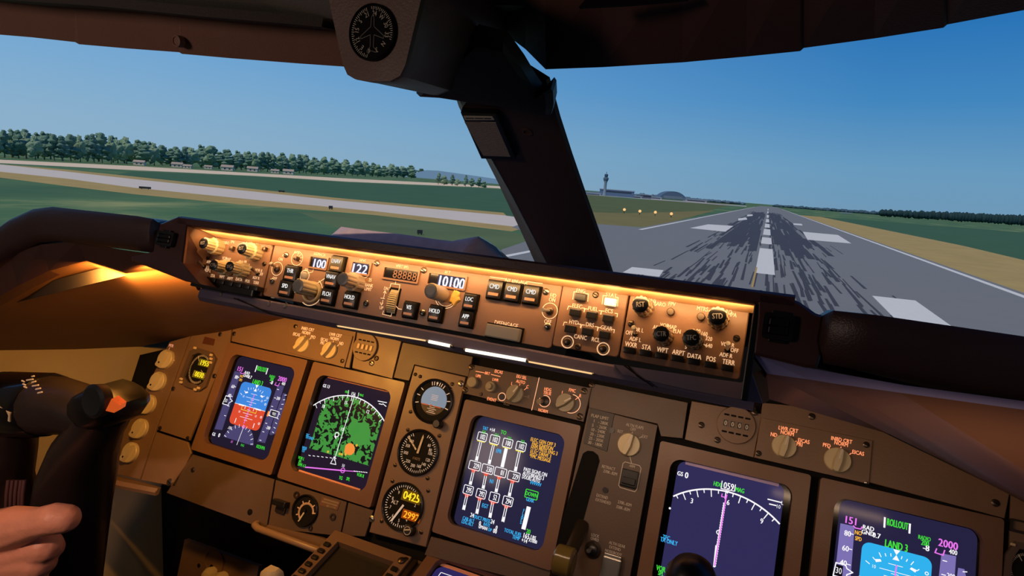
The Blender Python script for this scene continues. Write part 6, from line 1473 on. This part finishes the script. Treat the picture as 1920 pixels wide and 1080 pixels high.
# taxiway signs
for i, (x, y, w_, h_) in enumerate(((272, 355, 20, 5), (528, 361, 11, 4), (620, 393, 7, 7), (787, 440, 10, 9))):
    gx, gy = G(x, y); d = dist((gx, gy, ZG)); W_m = w_*d/F_PX/2; H_m = h_*d/F_PX
    t = Thing('taxiway_sign', ['flat dark sign board lying low beside the taxiway at left', 'small dark sign beyond the taxiway', 'small square dark sign box at the near taxiway edge', 'dark square sign box in the grass just above the plastic sheet'][i], 'sign', WORLD, gx, gy, ZG)
    t.o.rotation_euler.z = rad(30)
    b = B(); b.box(-W_m, W_m, -.25, .25, H_m*.25, H_m, .05); b.out('box', mat('dark_sign_box', rgb(34, 40, 40), .6), t.o)
    b = B(); 
    for s_ in (-.6, .6): b.box(W_m*s_-.06, W_m*s_+.06, -.06, .06, 0, H_m*.3)
    b.out('leg', MATTE, t.o)
# runway guard lights
for i, x in enumerate((1170, 1199, 1228, 1258)):
    gx, gy = G(x, (400, 403, 405, 408)[i]); d = dist((gx, gy, ZG))
    t = Thing('runway_light', ['%s glowing orange light in the row left of the runway' % s_ for s_ in ('leftmost', 'second from left', 'third from left', 'rightmost')][i], 'light', WORLD, gx, gy, ZG, 'orange lights left of the runway')
    b = B(); b.tube([(0, 0, 0), (0, 0, 1.1)], .12, 8); b.out('stake', MATTE, t.o)
    b = B(); b.ball((0, 0, 1.6), .62, 2); b.out('lamp', glow(255, 196, 130, 1.1), t.o, 60)
# control tower and terminal, distance haze mixed into their colours
def far(x, y, d): r_ = ray(x, y); return CAM+r_*(d/r_.dot(FW))
TD_ = 1150.
p = far(1133, 367, TD_); k_ = TD_/F_PX; zb = p.z
t = Thing('control_tower', 'pale control tower with a wide dark cab on the horizon', 'tower', WORLD, p.x, p.y, zb)
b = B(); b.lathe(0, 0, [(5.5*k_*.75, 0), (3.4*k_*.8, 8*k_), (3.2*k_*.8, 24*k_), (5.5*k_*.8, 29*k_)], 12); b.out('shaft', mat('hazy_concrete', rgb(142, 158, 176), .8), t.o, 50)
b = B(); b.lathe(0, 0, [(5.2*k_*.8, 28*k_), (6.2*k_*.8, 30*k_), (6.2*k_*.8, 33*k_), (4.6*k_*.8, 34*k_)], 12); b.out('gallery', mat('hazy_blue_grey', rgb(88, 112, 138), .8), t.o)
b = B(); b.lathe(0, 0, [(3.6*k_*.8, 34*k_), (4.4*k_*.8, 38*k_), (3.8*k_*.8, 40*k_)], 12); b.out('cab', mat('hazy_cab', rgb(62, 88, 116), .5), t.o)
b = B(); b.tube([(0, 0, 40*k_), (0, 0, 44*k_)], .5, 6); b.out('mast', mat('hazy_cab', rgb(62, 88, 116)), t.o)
BL = (('low white terminal block left of the control tower', 1112, 366, 28, 7, (196, 204, 212)), ('wide blue grey terminal hall right behind the control tower', 1158, 362, 62, 8, (92, 120, 152)), ('long white terminal wing right of the tower', 1190, 370, 26, 5, (206, 212, 218)), ('small dark annex between the white wings', 1213, 369, 16, 6, (92, 100, 118)), ('white terminal wing left of the domed hangar', 1229, 372, 22, 5, (214, 216, 218)), ('small pale shed at the foot of the tower', 1143, 370, 14, 6, (190, 198, 206)), ('low pale building right of the domed hangar', 1305, 377, 40, 5, (176, 176, 178)), ('small white dome building right of the runway on the horizon', 1590, 402, 11, 5, (224, 222, 220)))
for i, (lb_, x, y, w_, h_, c_) in enumerate(BL):
    D_ = 1250.+i*45; p = far(x, y+2, D_); q = D_/F_PX
    t = Thing('terminal_building', lb_, 'building', WORLD, p.x, p.y, p.z); t.o.rotation_euler.z = YAW
    b = B(); b.box(-w_*q/2, w_*q/2, 0, 25, -6, h_*q*.8); b.out('wall', mat('terminal_%d' % i, rgb(*c_), .8), t.o)
    b = B(); b.box(-w_*q/2-1, w_*q/2+1, -1, 26, h_*q*.8, h_*q); b.out('roof', mat('terminal_roof', rgb(150, 164, 180), .8), t.o)
    b = B(); b.box(-w_*q*.42, w_*q*.42, -.2, .3, h_*q*.3, h_*q*.55); b.out('window', mat('dark_pane', rgb(52, 60, 66)), t.o)
D_ = 1750.; p = far(1262, 373, D_); q = D_/F_PX
t = Thing('domed_hangar', 'blue grey domed hangar on the horizon right of the terminal', 'hangar', WORLD, p.x, p.y, p.z); t.o.rotation_euler.z = YAW
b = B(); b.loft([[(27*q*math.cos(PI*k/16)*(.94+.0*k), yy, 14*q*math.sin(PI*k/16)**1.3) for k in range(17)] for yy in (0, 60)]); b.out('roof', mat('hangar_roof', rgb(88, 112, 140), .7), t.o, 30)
b = B(); b.box(-18*q, 18*q, -1, 0, 0, 5*q); b.out('door', mat('hangar_door', rgb(120, 136, 156), .7), t.o)
strip('ground_apron_strip', [tuple(far(x, y, d)[:2]) for x, y, d in ((1090, 372, 1150), (1400, 385, 1250), (1400, 383, 1600), (1090, 366, 1400))], .1, mat('pale_apron', rgb(172, 170, 166), .9))
# woodland on the right and far belts of trees, one mass each; far haze is coloured in
def belt(name, pts, D0, depth, c_, seed, step=6):
    r_ = random.Random(seed); b = B(); p0 = far(*pts[0][:2], D0)
    for (xa, ba, ta), (xb, bb_, tb) in zip(pts[:-1], pts[1:]):
        n = max(1, int((xb-xa)/step))
        for i in range(n):
            f = i/n; x = xa+(xb-xa)*f; yb = ba+(bb_-ba)*f; yt = ta+(tb-ta)*f
            for dd in (0, depth):
                p = far(x+r_.uniform(-2, 2), yb, D0+dd); H_m = (yb-yt)*(D0+dd)/F_PX*r_.uniform(.86, 1.08); rr_ = step*(D0+dd)/F_PX*r_.uniform(.6, .95)
                b.ball((p.x, p.y, p.z+H_m*.45), 1.0, 2, (rr_, rr_, H_m*.55))
    from mathutils import noise
    for v in b.bm.verts: v.co += Vector((0, 0, noise.noise(v.co*.12)*3.0*D0/1500))
    b.u, b.v, b.w = 0, 0, 0
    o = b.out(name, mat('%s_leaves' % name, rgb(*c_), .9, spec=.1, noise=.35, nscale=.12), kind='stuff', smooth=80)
    return o
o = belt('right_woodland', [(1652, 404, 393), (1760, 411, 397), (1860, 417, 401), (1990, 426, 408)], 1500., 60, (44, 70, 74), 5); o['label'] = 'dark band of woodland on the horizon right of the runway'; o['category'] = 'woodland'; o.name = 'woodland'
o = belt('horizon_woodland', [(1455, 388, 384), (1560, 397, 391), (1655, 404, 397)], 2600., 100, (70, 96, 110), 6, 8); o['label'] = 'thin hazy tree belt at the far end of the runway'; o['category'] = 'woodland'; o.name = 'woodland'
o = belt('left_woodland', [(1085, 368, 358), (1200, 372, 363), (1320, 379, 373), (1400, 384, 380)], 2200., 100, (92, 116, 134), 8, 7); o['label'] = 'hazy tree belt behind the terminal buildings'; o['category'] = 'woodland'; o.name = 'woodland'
b = B()
hp_ = [far(x, y, 7000) for x, y in ((740, 334), (775, 325), (800, 319), (822, 320), (850, 324), (900, 331), (960, 340))]; hl = [far(x, 346, 7000) for x in (740, 775, 800, 822, 850, 900, 960)]
b.loft([[tuple(l_), tuple(h_), tuple(h_+Vector((-300, 900, -60))), tuple(l_+Vector((-300, 900, 0)))] for l_, h_ in zip(hl, hp_)]); o = b.out('ground_hills', mat('blue_hills', rgb(140, 176, 206), .95), kind='structure')  # bluish haze of distance put into the hill colour
